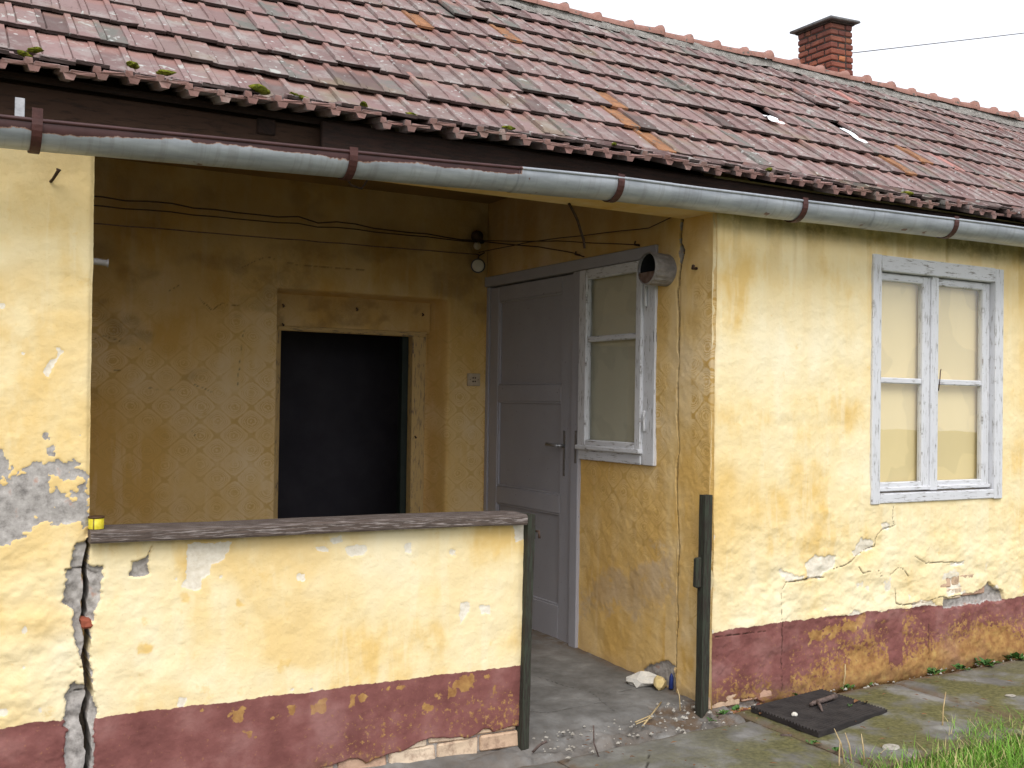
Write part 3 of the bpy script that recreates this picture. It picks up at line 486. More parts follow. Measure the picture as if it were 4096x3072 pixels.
def parapet():
    us = arange(-1.785, -.004, .005); vs = arange(-.06, .978, .005); U, V = np.meshgrid(us, vs, indexing='ij')
    eL = GR(V)+.0; U2 = U+(eL-us[0])*sstep(-1.55, -1.785, U)
    red = sstep(.005, -.005, V-.354+(fbm(U2*7, V*3, 45)-.5)*.014+(fbm(U2*50, V*20, 4)-.5)*.009)
    gg = blobs(U2, V, FE['pa_grey'], .010, .004, 5); white = blobs(U2, V, FE['pa_white'], .010, .004, 6)
    bx = [p[0] for p in FE['pa_base']]; bz = [p[1] for p in FE['pa_base']]; bl = np.interp(U2, bx, bz)
    base = sstep(.004, -.004, V-bl+(fbm(U2*16, V*16, 3)-.5)*.02)
    och = .285+.03*sstep(-1.2, -.7, U2)+.5*blobs(U2, V, FE['pa_ochre'], .02, .012, 22)+.22*(fbm(U2*3, V*4, 66)-.42)+.12*sstep(-1.3, -.6, U2)*sstep(.36, .2, V)
    stain = np.clip(blobs(U2, V, FE['pa_stain'], .012, .006, 3)+.75*sstep(.46, .62, fbm(U2*2.2, V*2.2, 50))*sstep(-.5, -1.1, U2)+.4*np.exp(-((U2+.25)/.2)**2-((V-.7)/.18)**2)*fbm(U2*6, V*6, 3), 0, 1)
    crk = cracks(U2, V, [(.006, FE['pa_gap2'])], 5)
    rl = sstep(-1.3, -1.7, U2)
    h = relief(U2, V, 31, .8)+rl*.008*(fbm(U2*8, V*10, 3)-.5)*2-.020*gg-.003*white-.024*base-.012*crk+gg*.012*(fbm(U2*20, V*20, 8)-.5)*2-.006*np.exp(-((U2+.004)/.02)**2)*fbm(U2*30, V*12, 2)
    dirt = np.clip(.5*np.exp(-((V-.97)/.01)**2)+.3*np.exp(-((V-.05)/.03)**2), 0, 1)
    o = grid_wall('parapet', us, vs, lambda A, B, hh: (A+(eL-us[0])*sstep(-1.55, -1.785, A), -hh, B), h, dict(red=red*(1-base), ochre=och, white=white, grey=np.maximum(gg, base), crack=crk, stain=stain, dirt=dirt), M_FRONT, HOUSE, skirt=.16)
    bm = [MB().box((0, 0, 0), (L, .05, .066), .007, jit=.004).mesh('brick') for L in (.21, .19, .10)]
    for m_ in bm: m_.materials.append(M_OLDBRICK)
    for i, (k, x, z) in enumerate([(0, -.235, .075), (1, -.44, .066), (2, -.55, .062), (0, -.775, .06), (1, -.98, .056), (0, -1.2, .05), (0, -.20, .0), (1, -.40, -.005), (0, -.62, -.005), (0, -.84, -.01), (1, -1.05, -.01)]):
        b = link('brick', bm[k], o, (x, .008+.006*random.random(), z)); b.rotation_euler = (0, -.01, random.uniform(-.02, .02))
    # back face and inner core
    MB().box((-1.75, .10, -.05), (-.02, .165, .972), .004).build('inner_face', M_PORCH, HOUSE)
    # weathered cap board: slightly warped
    n = 24; m = MB(); xs = np.linspace(-1.80, -.022, n)
    vs_ = []; uv = []
    for x in xs:
        zt = 1.022+.010*fbm(x*2, x*0, 8)-(.012*(x+1.8)/1.8); fy = -.055+.006*(fbm(x*6, x*0, 4)-.5); j = .004*(fbm(x*20, x*0, 9)-.5)
        prof = [(fy, zt-.044+j), (fy-.004, zt-.037), (fy-.004+j, zt-.008), (fy+.008, zt), (.05, zt+.003), (.15, zt-.002), (.158, zt-.01), (.156, zt-.042)]
        for k, (y, z) in enumerate(prof): vs_.append((x, y, z)); uv.append((x, k*.03+y))
    fs = [(i*8+k, i*8+(k+1) % 8, (i+1)*8+(k+1) % 8, (i+1)*8+k) for i in range(n-1) for k in range(8)]+[tuple(range(8)), tuple((n-1)*8+k for k in range(8))[::-1]]
    m.add(vs_, fs, uv); m.build('cap_board', M_CAPWOOD, o)
parapet()
M_DARKWOOD2 = painted_wood('brown_eave_board', (.05, .024, .013), (.03, .016, .01), .55, .8)
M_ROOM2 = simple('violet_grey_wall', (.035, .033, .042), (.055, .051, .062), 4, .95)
M_CEIL = simple('dark_ochre_ceiling', (.20, .125, .045), (.30, .19, .075), 4, .95)  # ceiling toned dark ochre to keep bounced light low
def porch_walls():
    # side wall facing -X, with the door and window opening cut out
    us = np.concatenate([arange(0, .455, .005), arange(.46, 1.17, .006), arange(1.18, 2.34, .02)]); vs = np.concatenate([arange(-.02, 1.175, .006), arange(1.18, 2.335, .006), arange(2.345, 2.95, .02)])
    U, V = np.meshgrid(us, vs, indexing='ij'); cr = FE['sw_crack']
    wz = np.interp(V, [0, .3, 1.0, 2.1, 2.2, 2.46], [.0024, .0032, .003, .0034, .008, .013])
    wob = (fbm(U*30, V*30, 2)-.5)*.012; crk = sstep(wz+.0042, wz+.0008, seg_dist(U+wob, V, cr))*sstep(.05, .1, V)
    grey = blobs(U, V, FE['sw_grey'], .014, .004, 3); gt = blobs(U, V, [[(.258, 2.2), (.28, 2.2), (.285, 2.3), (.29, 2.43), (.25, 2.43)]], .010, .004, 3)
    damp = np.maximum(blobs(U, V, FE['sw_damp'], .07, .05, 4)*.8, .5*sstep(.16, .05, V)*fbm(U*6, V*6, 1)); pat = np.where(U < .26, sstep(.17, .15, U)*1.5*sstep(2.2, 2.0, V)*sstep(.3, .5, V), sstep(.33, .40, U)*1.3*sstep(2.3, 2.0, V)*sstep(.55, .8, V))
    stain = np.clip(.9*sstep(.40, .6, fbm(U*4, V*1.3, 19))+.5*sstep(.9, .3, V), 0, 1); stain = np.where((U > .26) & (U < .36), stain*.4, stain)
    h = relief(U, V, 51)-.012*grey-.010*gt-.02*crk-.012*np.exp(-(U/.012)**2)-.006*sstep(.262, .268, U)
    dirt = np.clip(.8*sstep(.10, .03, V)*fbm(U*9, V*9, 4)+.25*np.exp(-(U/.02)**2), 0, 1)
    grid_wall('side_wall', us, vs, lambda A, B, h: (XC-h, A, np.minimum(B, 2.49+(A+.1)*.78)), h, dict(soot_shade=.7*sstep(2.1, 2.7, V)*sstep(.2, .5, U), grey=np.maximum(grey, gt*.9), crack=crk, pat=pat, stain=stain, dirt=dirt, damp=damp), M_PORCH, HOUSE, [(1.18, 2.33, -.1, 2.34), (.457, 1.2, 1.175, 2.34)], .32, 'L')  # top of the side wall carries soot and painted porch shade
    # back wall with splayed recess round the doorway
    us = np.concatenate([arange(-1.9, -.39, .008), arange(-.385, 1.06, .007)]); vs = np.concatenate([arange(0, .5, .03), arange(.52, 2.5, .008), arange(2.52, 2.95, .03)])
    U, V = np.meshgrid(us, vs, indexing='ij'); rec = .20*(1-sstep(.705, .785, U+.008*(fbm(V*4, V*0, 2)-.5)))*sstep(-.388, -.382, U)*(1-sstep(2.15, 2.178, V+.01*(fbm(U*3, V*0, 7)-.5)))
    crk = cracks(U, V, FE['bw_cracks'], 6)*.8; lump = .006*(fbm(U*5, V*7, 77)-.5)*2*sstep(1.3, 1.8, V)*sstep(.2, -.4, U)
    pat = sstep(2.45, 1.7, V+(fbm(U*2, V*2, 3)-.5)*.5)*sstep(.2, .55, fbm(U*2.5, V*2.5, 29)+.2)
    stain = np.clip(.25*sstep(.45, .6, fbm(U*2.5, V*2.5, 23))+.7*np.exp(-((U-.75)/.06)**2)*sstep(2.2, 2.0, V), 0, 1)
    soot_shade = .62*sstep(1.8, 2.7, V+(fbm(U*1.5, V*1.5, 5)-.5)*.5)  # soot with under-ceiling shade painted into the wall, darker upward
    dirt = np.clip(.7*np.exp(-((U-.95)/.12)**2-((V-2.55)/.14)**2)+.35*sstep(.55, .7, fbm(U*3, V*5, 41))*sstep(1.2, 1.7, V), 0, 1)
    grid_wall('back_wall', us, vs, lambda A, B, h: (A, YB-h, B), relief(U, V, 61, .8)-rec-.006*crk+lump, dict(crack=crk*.85, pat=pat, stain=stain, dirt=dirt, soot_shade=soot_shade), M_PORCH, HOUSE, [(-.345, .692, -.1, 2.15)], .26)
    MB().box((-2.3, .245, 0), (-1.815, 2.4, 2.5), .01).build('inner_wall', M_PORCH, HOUSE)
    MB().prism([(.003, 2.44), (.24, 2.442), (.24, 2.69), (.003, 2.53)], 0, -1.83, 1.06).build('porch_beam', M_PORCH, HOUSE)
    MB().box((-2.1, .40, 2.84), (1.3, 2.6, 2.865), .004).build('porch_ceiling', M_CEIL, HOUSE)
    # dark room beyond the doorway (floor, ceiling and three walls, open towards the porch)
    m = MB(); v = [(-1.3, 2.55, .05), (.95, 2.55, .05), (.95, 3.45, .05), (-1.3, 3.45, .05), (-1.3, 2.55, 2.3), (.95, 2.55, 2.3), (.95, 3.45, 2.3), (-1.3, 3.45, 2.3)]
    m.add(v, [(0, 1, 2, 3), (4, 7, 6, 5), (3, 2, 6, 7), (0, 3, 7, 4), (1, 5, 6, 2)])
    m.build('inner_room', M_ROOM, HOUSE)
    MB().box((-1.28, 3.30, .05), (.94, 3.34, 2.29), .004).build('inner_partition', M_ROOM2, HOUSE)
    MB().box((-3.6, 3.46, 0), (7, 3.6, 2.5), .01).build('rear_wall', M_FRONT, HOUSE)
    MB().box((6.85, .2, 0), (7.0, 3.4, 2.5), .01).build('gable_wall', M_FRONT, HOUSE)
    # porch floor, broken towards the path
    us = np.concatenate([arange(-1.8, -.05, .06), arange(-.045, 1.15, .008)]); vs = np.concatenate([arange(-.195, .7, .008), arange(.72, 2.35, .03)])
    U, V = np.meshgrid(us, vs, indexing='ij'); Z = .035+.042*np.clip(V, -.2, 1.4)
    br = sstep(.16, -.14, V+(fbm(U*4, V*4, 12)-.5)*.30); Z = Z-.03*br*sstep(.35, .6, fbm(U*9, V*9, 22)+.1)-.012*br+.004*(fbm(U*18, V*18, 9)-.5)*2*(1+2*br)-.02*sstep(-.13, -.195, V)
    pit = blobs(U, V, [[(.66, .02), (.82, .13), (1.0, .10), (1.0, -.05), (.85, -.12), (.7, -.08)]], .04, .01, 3); Z = Z-.018*pit
    crk = cracks(U, V, [(.003, [(.55, .75), (.60, .55), (.66, .42), (.62, .3), (.60, .15)]), (.0025, [(.66, .42), (.8, .38), (.95, .40)]), (.003, [(.1, .35), (.3, .25), (.62, .28)])], 8)
    dirt = np.clip(.7*br*fbm(U*6, V*6, 3)+.9*pit+.8*np.exp(-((XC-U)/.05)**2)+.6*sstep(.8, 1.6, V), 0, 1)
    grid_wall('porch_floor', us, vs, lambda A, B, h: (A, B, h), Z-.008*crk, dict(crack=crk, dirt=dirt), M_FLOOR, HOUSE, skirt=.1)
porch_walls()
# ------------------------------------------------------------------ joinery
def doorway_frame():
    f = empty('door_frame', (0, 0, 0), parent=HOUSE); f['label'] = 'flaking cream timber frame of the dark open doorway'
    y = 2.50
    us = arange(-.345, .715, .02); vs = arange(1.946, 2.19, .02); U, V = np.meshgrid(us, vs, indexing='ij')
    grid_wall('lintel', us, vs, lambda A, B, h: (A, y-h, B), .004*(fbm(U*6, V*6, 4)-.5)*2, dict(soot_shade=.22+.25*sstep(1.95, 2.2, V), stain=.4*fbm(U*4, V*6, 2), dirt=.4*sstep(.5, .62, fbm(U*7, V*12, 5)), pat=.4+0*U), M_PORCH, f, skirt=.06)  # lintel gets the same soot and painted shade as the wall
    MB().box((-.335, y-.012, 1.925), (.69, y+.05, 1.958), .006, jit=.003).build('head_rail', M_CREAMWOOD, f)
    MB().box((-.345, y, 0), (-.309, y+.08, 1.943), .004).build('jamb', M_CREAMWOOD, f)
    MB().box((.587, y-.008, 0), (.690, y+.05, 1.93), .005, jit=.003).build('jamb', M_CREAMWOOD, f)
    MB().box((.545, y+.06, 0), (.60, y+.12, 1.95), .004).build('rebate', M_BLACKGREEN, f)
    for x, z in ((-.30, 2.075), (.19, 2.08), (.66, 2.07), (.62, 1.25), (-.30, 1.955)):
        MB().tube([(x, y-.002, z), (x, y-.022, z+.004), (x-.012, y-.024, z+.014)], .005, 6).build('nail', M_RUST, f)
M_PORCHWOOD = simple('cream_limed_board', (.50, .34, .14), (.62, .45, .22), 9, .9, .4); M_BLACKGREEN = simple('dark_green_paint', (.012, .02, .016), (.02, .03, .025), 10, .6)
doorway_frame()
def side_door():
    x0 = XC-.004
    fr = empty('door_casing', (0, 0, 0), parent=HOUSE)
    MB().box((x0-.012, .452, 2.272), (x0+.09, 2.332, 2.338), .004).build('head', M_DOORWOOD, fr)
    MB().box((x0-.010, 1.165, .06), (x0+.09, 1.243, 2.270), .004).build('post', M_DOORWOOD, fr)
    MB().box((x0+.004, 2.288, .06), (x0+.09, 2.33, 2.270), .004).build('jamb', M_DOORWOOD, fr)
    d = empty('door', (0, 0, 0), parent=HOUSE); d['label'] = 'grey panelled door with three sunk panels and lever handle'
    xf = x0+.012; xb = xf+.04; y0, y1 = 1.248, 2.286; z0, z1 = .082, 2.262
    m = MB()
    m.box((xf, y0, z0), (xb, 1.392, z1), .004); m.box((xf, 2.172, z0), (xb, y1, z1), .004)
    for a, b in ((z0, .285), (.835, .945), (1.505, 1.612), (2.165, z1)): m.box((xf+.001, 1.392, a), (xb-.001, 2.172, b), .004)
    m.build('leaf_frame', M_DOORWOOD, d)
    for a, b in ((.285, .835), (.945, 1.505), (1.612, 2.165)):
        MB().box((xf+.018, 1.385, a-.006), (xb-.008, 2.18, b+.006), .001).build('panel', M_DOORPANEL, d)
        q = MB()
        for (ya, yb_, za, zb) in ((1.392, 1.404, a, b), (2.160, 2.172, a, b), (1.404, 2.160, a, a+.012), (1.404, 2.160, b-.012, b)): q.box((xf+.006, ya, za), (xf+.02, yb_, zb), .004)
        q.build('moulding', M_DOORWOOD, d)
    MB().box((xf-.004, 1.332, 1.065), (xf, 1.354, 1.335), .0015).build('handle_plate', M_STEELD, d)
    MB().tube([(xf-.004, 1.343, 1.245), (xf-.05, 1.343, 1.246)], .009, 10).tube([(xf-.05, 1.340, 1.246), (xf-.052, 1.40, 1.248), (xf-.05, 1.47, 1.25)], [.010, .009, .010], 10).build('handle', M_STEEL, d)
    MB().box((x0-.013, 1.178, 1.15), (x0-.009, 1.198, 1.34), .001).build('strike_plate', M_STEELD, fr)
    # small fixed window beside the door
    w = empty('window', (0, 0, 0), parent=HOUSE); w['label'] = 'narrow two-pane grey window next to the porch door'
    m = MB(); m.box((x0-.006, .456, 1.176), (x0+.09, .565, 2.272), .004); m.box((x0-.010, .565, 1.176), (x0+.09, 1.165, 1.245), .004); m.build('frame', M_WHITEWOOD, w)
    s_ = MB(); xs_ = x0-.022; ys0, ys1, zs0, zs1 = .556, 1.158, 1.240, 2.268
    s_.box((xs_, ys0, zs0), (xs_+.04, ys0+.052, zs1), .005); s_.box((xs_, ys1-.078, zs0), (xs_+.04, ys1, zs1), .005)
    s_.box((xs_+.001, ys0+.052, zs0), (xs_+.04, ys1-.078, zs0+.052), .005); s_.box((xs_+.001, ys0+.052, zs1-.058), (xs_+.04, ys1-.078, zs1), .005); s_.box((xs_+.008, ys0+.052, 1.850), (xs_+.038, ys1-.078, 1.882), .005)
    s_.box((xs_-.012, ys0-.004, zs0-.006), (xs_+.03, ys1+.008, zs0+.020), .005); s_.build('sash', M_WHITEWOOD, w)
    for a, b in ((zs0+.05, 1.852), (1.880, zs1-.056)): MB().box((xs_+.024, ys0+.05, a), (xs_+.027, ys1-.076, b), .0005).build('pane', M_GLASS, w)
    MB().box((xs_+.06, .5, 1.2), (xs_+.075, 1.16, 2.26), .001).build('blind', M_BLINDP, w)
    for z in (2.07, 1.41): MB().tube([(xs_+.006, .528, z-.055), (xs_+.006, .528, z-.05), (xs_+.006, .528, z+.05), (xs_+.006, .528, z+.056)], [.004, .009, .009, .004], 8).build('hinge', M_WHITEWOOD, w)
M_DOORPANEL = painted_wood('door_panel_paint', (.36, .355, .385), (.14, .12, .10), .80); M_STEELD = simple('tarnished_plate', (.15, .14, .13), (.28, .26, .25), 50, .6, .2, .5)
side_door()
def front_window():
    w = empty('window', (0, 0, 0), parent=HOUSE); w['label'] = 'white four-pane casement window with cream blind in the front wall'
    X0, X1, Z0, Z1 = 2.150, 3.245, .978, 2.328; f = -.014
    m = MB(); m.box((X0, f, Z0), (2.216, .10, Z1), .004); m.box((3.172, f, Z0), (X1, .10, Z1-.006), .004); m.box((2.216, f+.002, 2.243), (3.172, .10, Z1-.002), .004); m.box((2.216, f+.002, Z0+.004), (3.172, .10, 1.034), .004)
    m.box((2.648, .012, 1.04), (2.708, .06, 2.243), .004); m.build('frame', M_WHITEWOOD, w)
    for a, b in ((2.218, 2.652), (2.704, 3.170)):
        s_ = MB(); y0, y1 = .024, .062
        s_.box((a, y0, 1.046), (a+.018, y1, 2.238), .005); s_.box((b-.062, y0, 1.046), (b, y1, 2.238), .005)
        s_.box((a+.018, y0+.001, 1.046), (b-.062, y1, 1.092), .005); s_.box((a+.018, y0+.001, 2.196), (b-.062, y1, 2.238), .005); s_.box((a+.018, y0+.004, 1.634), (b-.062, y1, 1.666), .005)
        s_.box((a-.001, y0-.012, 1.044), (b+.001, y0+.006, 1.066), .005); s_.build('sash', M_WHITEWOOD, w)
        for z0, z1 in ((1.09, 1.636), (1.664, 2.198)): MB().box((a+.016, .042, z0), (b-.06, .045, z1), .0005).build('pane', M_GLASS, w)
        MB().box((a+.01, .082+.002*(a > 2.5), 1.05), (b-.005, .092, 2.235), .001).build('blind', M_BLIND, w)
    MB().tube([(2.716, .018, 1.60), (2.712, .006, 1.66), (2.716, .006, 1.71), (2.726, .010, 1.722)], .003, 6).build('hook', M_IRON, w)
    MB().box((2.2, .101, 1.0), (3.2, .13, 2.3), .001).build('shutter_board', M_DARKWOOD, w)
front_window()
# ------------------------------------------------------------------ roof
TH = math.radians(38); SD = np.array((0, math.cos(TH), math.sin(TH))); ND = np.array((0, -math.sin(TH), math.cos(TH))); P0 = np.array((0, -.1, 2.62))
TW, TL = .105, .305
def dropl(x): x = np.asarray(x, float); return .043*sstep(.55, -.55, x)*(1-.55*sstep(-1.2, -2.2, x))
def sagn(x, y): return -.010*np.maximum(np.asarray(x)-.3, 0)*np.clip(np.asarray(y)/1.6, 0, 1)+.016*(fbm(np.asarray(x)*.75, np.asarray(y)*1.1, 71, 3)-.5)*2+.006*(fbm(np.asarray(x)*3.1, np.asarray(y)*2.3, 75, 2)-.5)*2
def tile_mesh(var, eave=False):
    """flat pan with a raised rib on its left edge; v runs up the slope from the lower edge"""
    rg = np.random.default_rng(100+var); ch = (rg.random(9)-.5)*.005
    if var == 2: ch[7:] += .012
    if var == 3: ch[:2] += .010
    top = [(0, -.004), (.0020, .0085), (.0245, .0085), (.0268, -.0075), (.0310, -.0075), (.0345, -.0005), (.066, -.0012), (.100, .0), (.110, .0)]
    bot = [(u, -.0135) for u, n in top]
    if eave: bot = [(0, -.013), (.010, -.014), (.018, -.034), (.044, -.034), (.052, -.014), (.060, -.0135), (.088, -.013), (.100, -.012), (.112, -.012)]
    vs = []; fs = []; und = []; edg = []; st = [(0., 0.), (.004, .0015), (.040, 0), (.17, 0), (.21, 0), (TL, 0)]; n = len(top)
    for k, (v, dn) in enumerate(st):
        for i, (u, w) in enumerate(top):
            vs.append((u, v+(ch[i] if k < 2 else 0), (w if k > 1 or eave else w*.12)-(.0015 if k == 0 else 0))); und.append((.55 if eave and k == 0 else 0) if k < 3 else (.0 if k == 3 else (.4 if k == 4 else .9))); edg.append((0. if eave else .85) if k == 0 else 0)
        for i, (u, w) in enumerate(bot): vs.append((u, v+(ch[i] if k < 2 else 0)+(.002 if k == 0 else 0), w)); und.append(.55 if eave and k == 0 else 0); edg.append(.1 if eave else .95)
    N = 2*n; ring = list(range(n))+list(range(2*n-1, n-1, -1))
    for k in range(len(st)-1):
        for j in range(N):
            a, b = ring[j], ring[(j+1) % N]; fs.append((k*N+a, k*N+b, (k+1)*N+b, (k+1)*N+a))
    fs.append(tuple(ring)[::-1]); fs.append(tuple((len(st)-1)*N+r for r in ring))
    return np.array(vs), fs, np.array(und), np.array(edg)
def to_mesh(name, parts, mat):
    V = []; F = []; A = []; B = []; b = 0
    for vs, fs, un, ed in parts: V.append(vs); F += [tuple(i+b for i in f) for f in fs]; A.append(un); B.append(ed); b += len(vs)
    me = bpy.data.meshes.new(name); me.from_pydata(np.concatenate(V).tolist(), [], F)
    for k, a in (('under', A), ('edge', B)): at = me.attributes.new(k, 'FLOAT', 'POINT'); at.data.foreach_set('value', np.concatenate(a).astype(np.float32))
    me.materials.append(mat); me.update(); return me
def roof():
    R = empty('roof', (0, 0, 0), parent=HOUSE)
    protos = [tile_mesh(i) for i in range(4)]; ep = [tile_mesh(i, True) for i in range(4)]
    specs = []     # (M 3x4, variant, eave, x, y, row)
    def place(org, sdir, ndir, jit=1.):
        a = random.gauss(0, .008)*jit; b = random.gauss(0, .008)*jit
        u = np.array((math.cos(a), 0, 0))+sdir*math.sin(a); s2 = sdir*math.cos(a)-np.array((1, 0, 0))*math.sin(a)
        t = math.atan2(.027, TL)+random.gauss(0, .006)*jit; s3 = s2*math.cos(t)-ndir*math.sin(t); n3 = np.cross(u, s3); u = u+n3*b
        M = np.zeros((3, 4)); M[:, 0] = u; M[:, 1] = s3; M[:, 2] = n3; M[:, 3] = org; return M
    rowy = [.016+r*.1935 for r in range(8)]
    drop = {(3, round(1.955/TW)), (3, round(2.60/TW))}
    pitch = math.radians(22); SE = np.array((0, math.cos(pitch), math.sin(pitch))); NE = np.array((0, -math.sin(pitch), math.cos(pitch)))
    for r, y in enumerate(rowy):
        off = random.uniform(-.02, .02); wv = random.random()*9
        for i in range(-32, 69):
            x = i*TW+off
            if (r, i) in drop: continue
            s = (y+.1)/math.cos(TH)+.010*(float(vnoise(x*1.6, wv, 4))-.5)*2+random.gauss(0, .0022)
            lift = random.gauss(0, .0022)+(.018 if (r, i) in ((6, 3), (6, 2), (5, 26), (5, 27)) else 0)
            p = P0+SD*s+ND*(float(sagn(x, y))+lift)+np.array((x+random.gauss(0, .0015), 0, -float(dropl(x))))
            specs.append((place(p, SD, ND), random.choice((0, 0, 0, 1, 1, 1, 0, 1, 2, 3)), False, x, y, r))
    for layer in (0, 1):
        off = random.uniform(-.02, .02)+layer*.05
        for i in range(-32, 69):
            x = i*TW+off; pitch = math.atan2(.094-float(dropl(x))*.9, .232); SE = np.array((0, math.cos(pitch), math.sin(pitch))); NE = np.array((0, -math.sin(pitch), math.cos(pitch))); p = np.array((x+random.gauss(0, .004), -.202-.012*layer+random.gauss(0, .008), 2.628-.021*layer))+NE*(float(sagn(x, -.2))+random.gauss(0, .004)*(1+layer))
            specs.append((place(p, SE, NE, 1.6), random.choice((0, 1, 2, 3)), layer == 1, x, -.2, -1-layer))
    h = math.radians(29.9); fw = np.array((math.sin(h), math.cos(h), 0)); rt = np.array((math.cos(h), -math.sin(h), 0))
    def score(sp):
        d = sp[0][:, 3]-CAMP; z = d @ fw; px = d @ rt/z; py = d[2]/z
        return z if (z > 0 and -.5 < px < .5 and py < .375) else 99
    specs.sort(key=score); mesh = {}
    for k in range(4):
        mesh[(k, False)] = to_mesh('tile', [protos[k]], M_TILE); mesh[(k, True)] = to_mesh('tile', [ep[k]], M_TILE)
    special = [(M_TILEOR, .396, 1.02), (M_TILEOR, .69, .46), (M_TILEOR, .70, .27), (M_TILEOR, .72, .10), (M_TILEOR, 2.98, .58), (M_TILEOR, 2.68, .29), (M_TILEOR, -.13, 1.12), (M_TILEPK, 3.37, .44), (M_TILEPK, 3.9, .12), (M_TILEPK, 3.2, 1.3)]
    def sp_mat(sp):
        for m, x, y in special:
            if sp[5] >= 0 and abs(sp[3]-x) < TW*.5 and 0 <= y-sp[4] < .1935: return m
        return None
    rest = {}; cnt = 0
    for sp in specs:
        m = sp_mat(sp)
        if (cnt < 290 and score(sp) < 99) or m:
            o = bpy.data.objects.new('tile', mesh[(sp[1], sp[2])]); COL.objects.link(o); o.parent = R; M = Matrix.Identity(4)
            for a in range(3):
                for b in range(4): M[a][b] = sp[0][a, b]
            o.matrix_local = M; cnt += 1
            if m: o.material_slots[0].link = 'OBJECT'; o.material_slots[0].material = m
        else:
            vs, fs, un, ed = (ep if sp[2] else protos)[sp[1]]; rest.setdefault(0, []).append((vs @ sp[0][:, :3].T+sp[0][:, 3], fs, un, ed))
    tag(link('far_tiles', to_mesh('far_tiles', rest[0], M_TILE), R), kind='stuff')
    # boarding under the tiles, rear slope
    dk = lambda y, dn: tuple((P0+SD*((y+.1)/math.cos(TH))-ND*dn)[1:])
    a = dk(.02, .105); b = dk(1.6, .105)
    m = MB().prism([(-.075, 2.59), a, b, (b[0], b[1]-.03), (a[0], a[1]-.03), (-.075, 2.565)], 0, -3.5, 7.2); m.build('boarding', M_DARKWOOD, R)
    MB().prism([(1.60, 3.93), (3.85, 2.30), (3.85, 2.25), (1.60, 3.86)], 0, -3.5, 7.2).build('rear_slope', M_RIDGE, R)
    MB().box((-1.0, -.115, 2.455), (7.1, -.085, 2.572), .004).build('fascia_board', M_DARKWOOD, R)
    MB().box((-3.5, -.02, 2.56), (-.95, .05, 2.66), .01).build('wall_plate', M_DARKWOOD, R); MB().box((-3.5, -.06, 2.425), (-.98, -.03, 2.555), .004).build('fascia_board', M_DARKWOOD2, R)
    for i in range(11):
        x = -3.2+i*.98; MB().box((x, -.07, 2.50), (x+.07, .3, 2.56), .004, Matrix.Translation((0, 0, 0)) @ Matrix.Rotation(0, 4, 'X')).build('rafter_end', M_DARKWOOD, R)
    # ridge: flared half-round tiles bedded in mortar
    pr = MB(); n = 9; stt = [(0, .036), (.04, .038), (.15, .042), (.205, .046), (.240, .058), (.254, .060), (.258, .048)]; vs = []; fs = []
    for x, r in stt:
        for k in range(n):
            t = math.pi*(k/(n-1)); t = -.15+t*1.1; vs.append((x, -math.cos(t)*r, math.sin(t)*r*(1.0+3.2*max(r-.047, 0)/.07*.28)))
    for i in range(len(stt)-1):
        for k in range(n-1): fs.append((i*n+k, i*n+k+1, (i+1)*n+k+1, (i+1)*n+k))
    pr.add(vs, fs, None, True); rm = pr.mesh('ridge_tile'); rm.materials.append(M_RIDGE)
    RZ = P0[2]+(1.60+.1)*math.tan(TH)
    for i in range(43):
        x = -3.2+i*.243+random.gauss(0, .006)
        if 3.46 < x < 3.50: pass
        o = link('ridge_tile', rm, R, (x, 1.585+random.gauss(0, .004), RZ-.010*max(x-.3, 0)-float(dropl(x))-.005+.016*(fbm(x*.8, x*0, 5)-.5)*2)); o.rotation_euler = (random.gauss(0, .05), random.gauss(.02, .02), random.gauss(0, .02))
    xs = arange(-3.3, 7.2, .03); ts = np.linspace(0, 1, 7); U, T = np.meshgrid(xs, ts, indexing='ij')
    Y = 1.535+.055*T-.035*fbm(U*5, T*2, 6); off = -.012+.050*np.sin(T*2.6)*fbm(U*6, T*3, 3)+.02*(fbm(U*22, T*6, 8)-.5); Z = P0[2]+(Y+.1)*math.tan(TH)+off+np.array(sagn(U, Y))-dropl(U)
    I = np.arange(U.size).reshape(U.shape); q = np.stack([I[:-1, :-1], I[1:, :-1], I[1:, 1:], I[:-1, 1:]], -1).reshape(-1, 4)
    me = np_mesh('ridge_mortar', np.stack([U, Y, Z], -1).reshape(-1, 3), q, smooth=False); me.materials.append(M_MORTAR); link('ridge_mortar', me, R)
    MB().tube([(x_, 1.59, RZ-.02-.010*max(x_-.3, 0)-float(dropl(x_))) for x_ in np.linspace(-3.3, 7.2, 40)], .034, 8).build('ridge_bedding', M_MORTAR, R)
    # white sheet showing through the two holes
    for (x, y, w, l) in ((1.99, .545, .085, .13), (2.64, .50, .055, .22)):
        m = MB(); g = []; 
        for i in range(7):
            for j in range(5):
                u, v = (j/4-.5)*w*(1-.3*(i in (0, 6))), i/6*l; p = P0+SD*((y+.1)/math.cos(TH)+v)+ND*(.006+.02*float(fbm(np.array(j*.7+x), np.array(i*.7), 3))-.012*(i/6)-.008); g.append((x+u+.012*math.sin(i*1.3+x), p[1], p[2]))
        m.add(g, [(i*5+j, i*5+j+1, i*5+j+6, i*5+j+5) for i in range(6) for j in range(4)], None, True); m.build('white_underlay', M_FOIL, R)
roof()
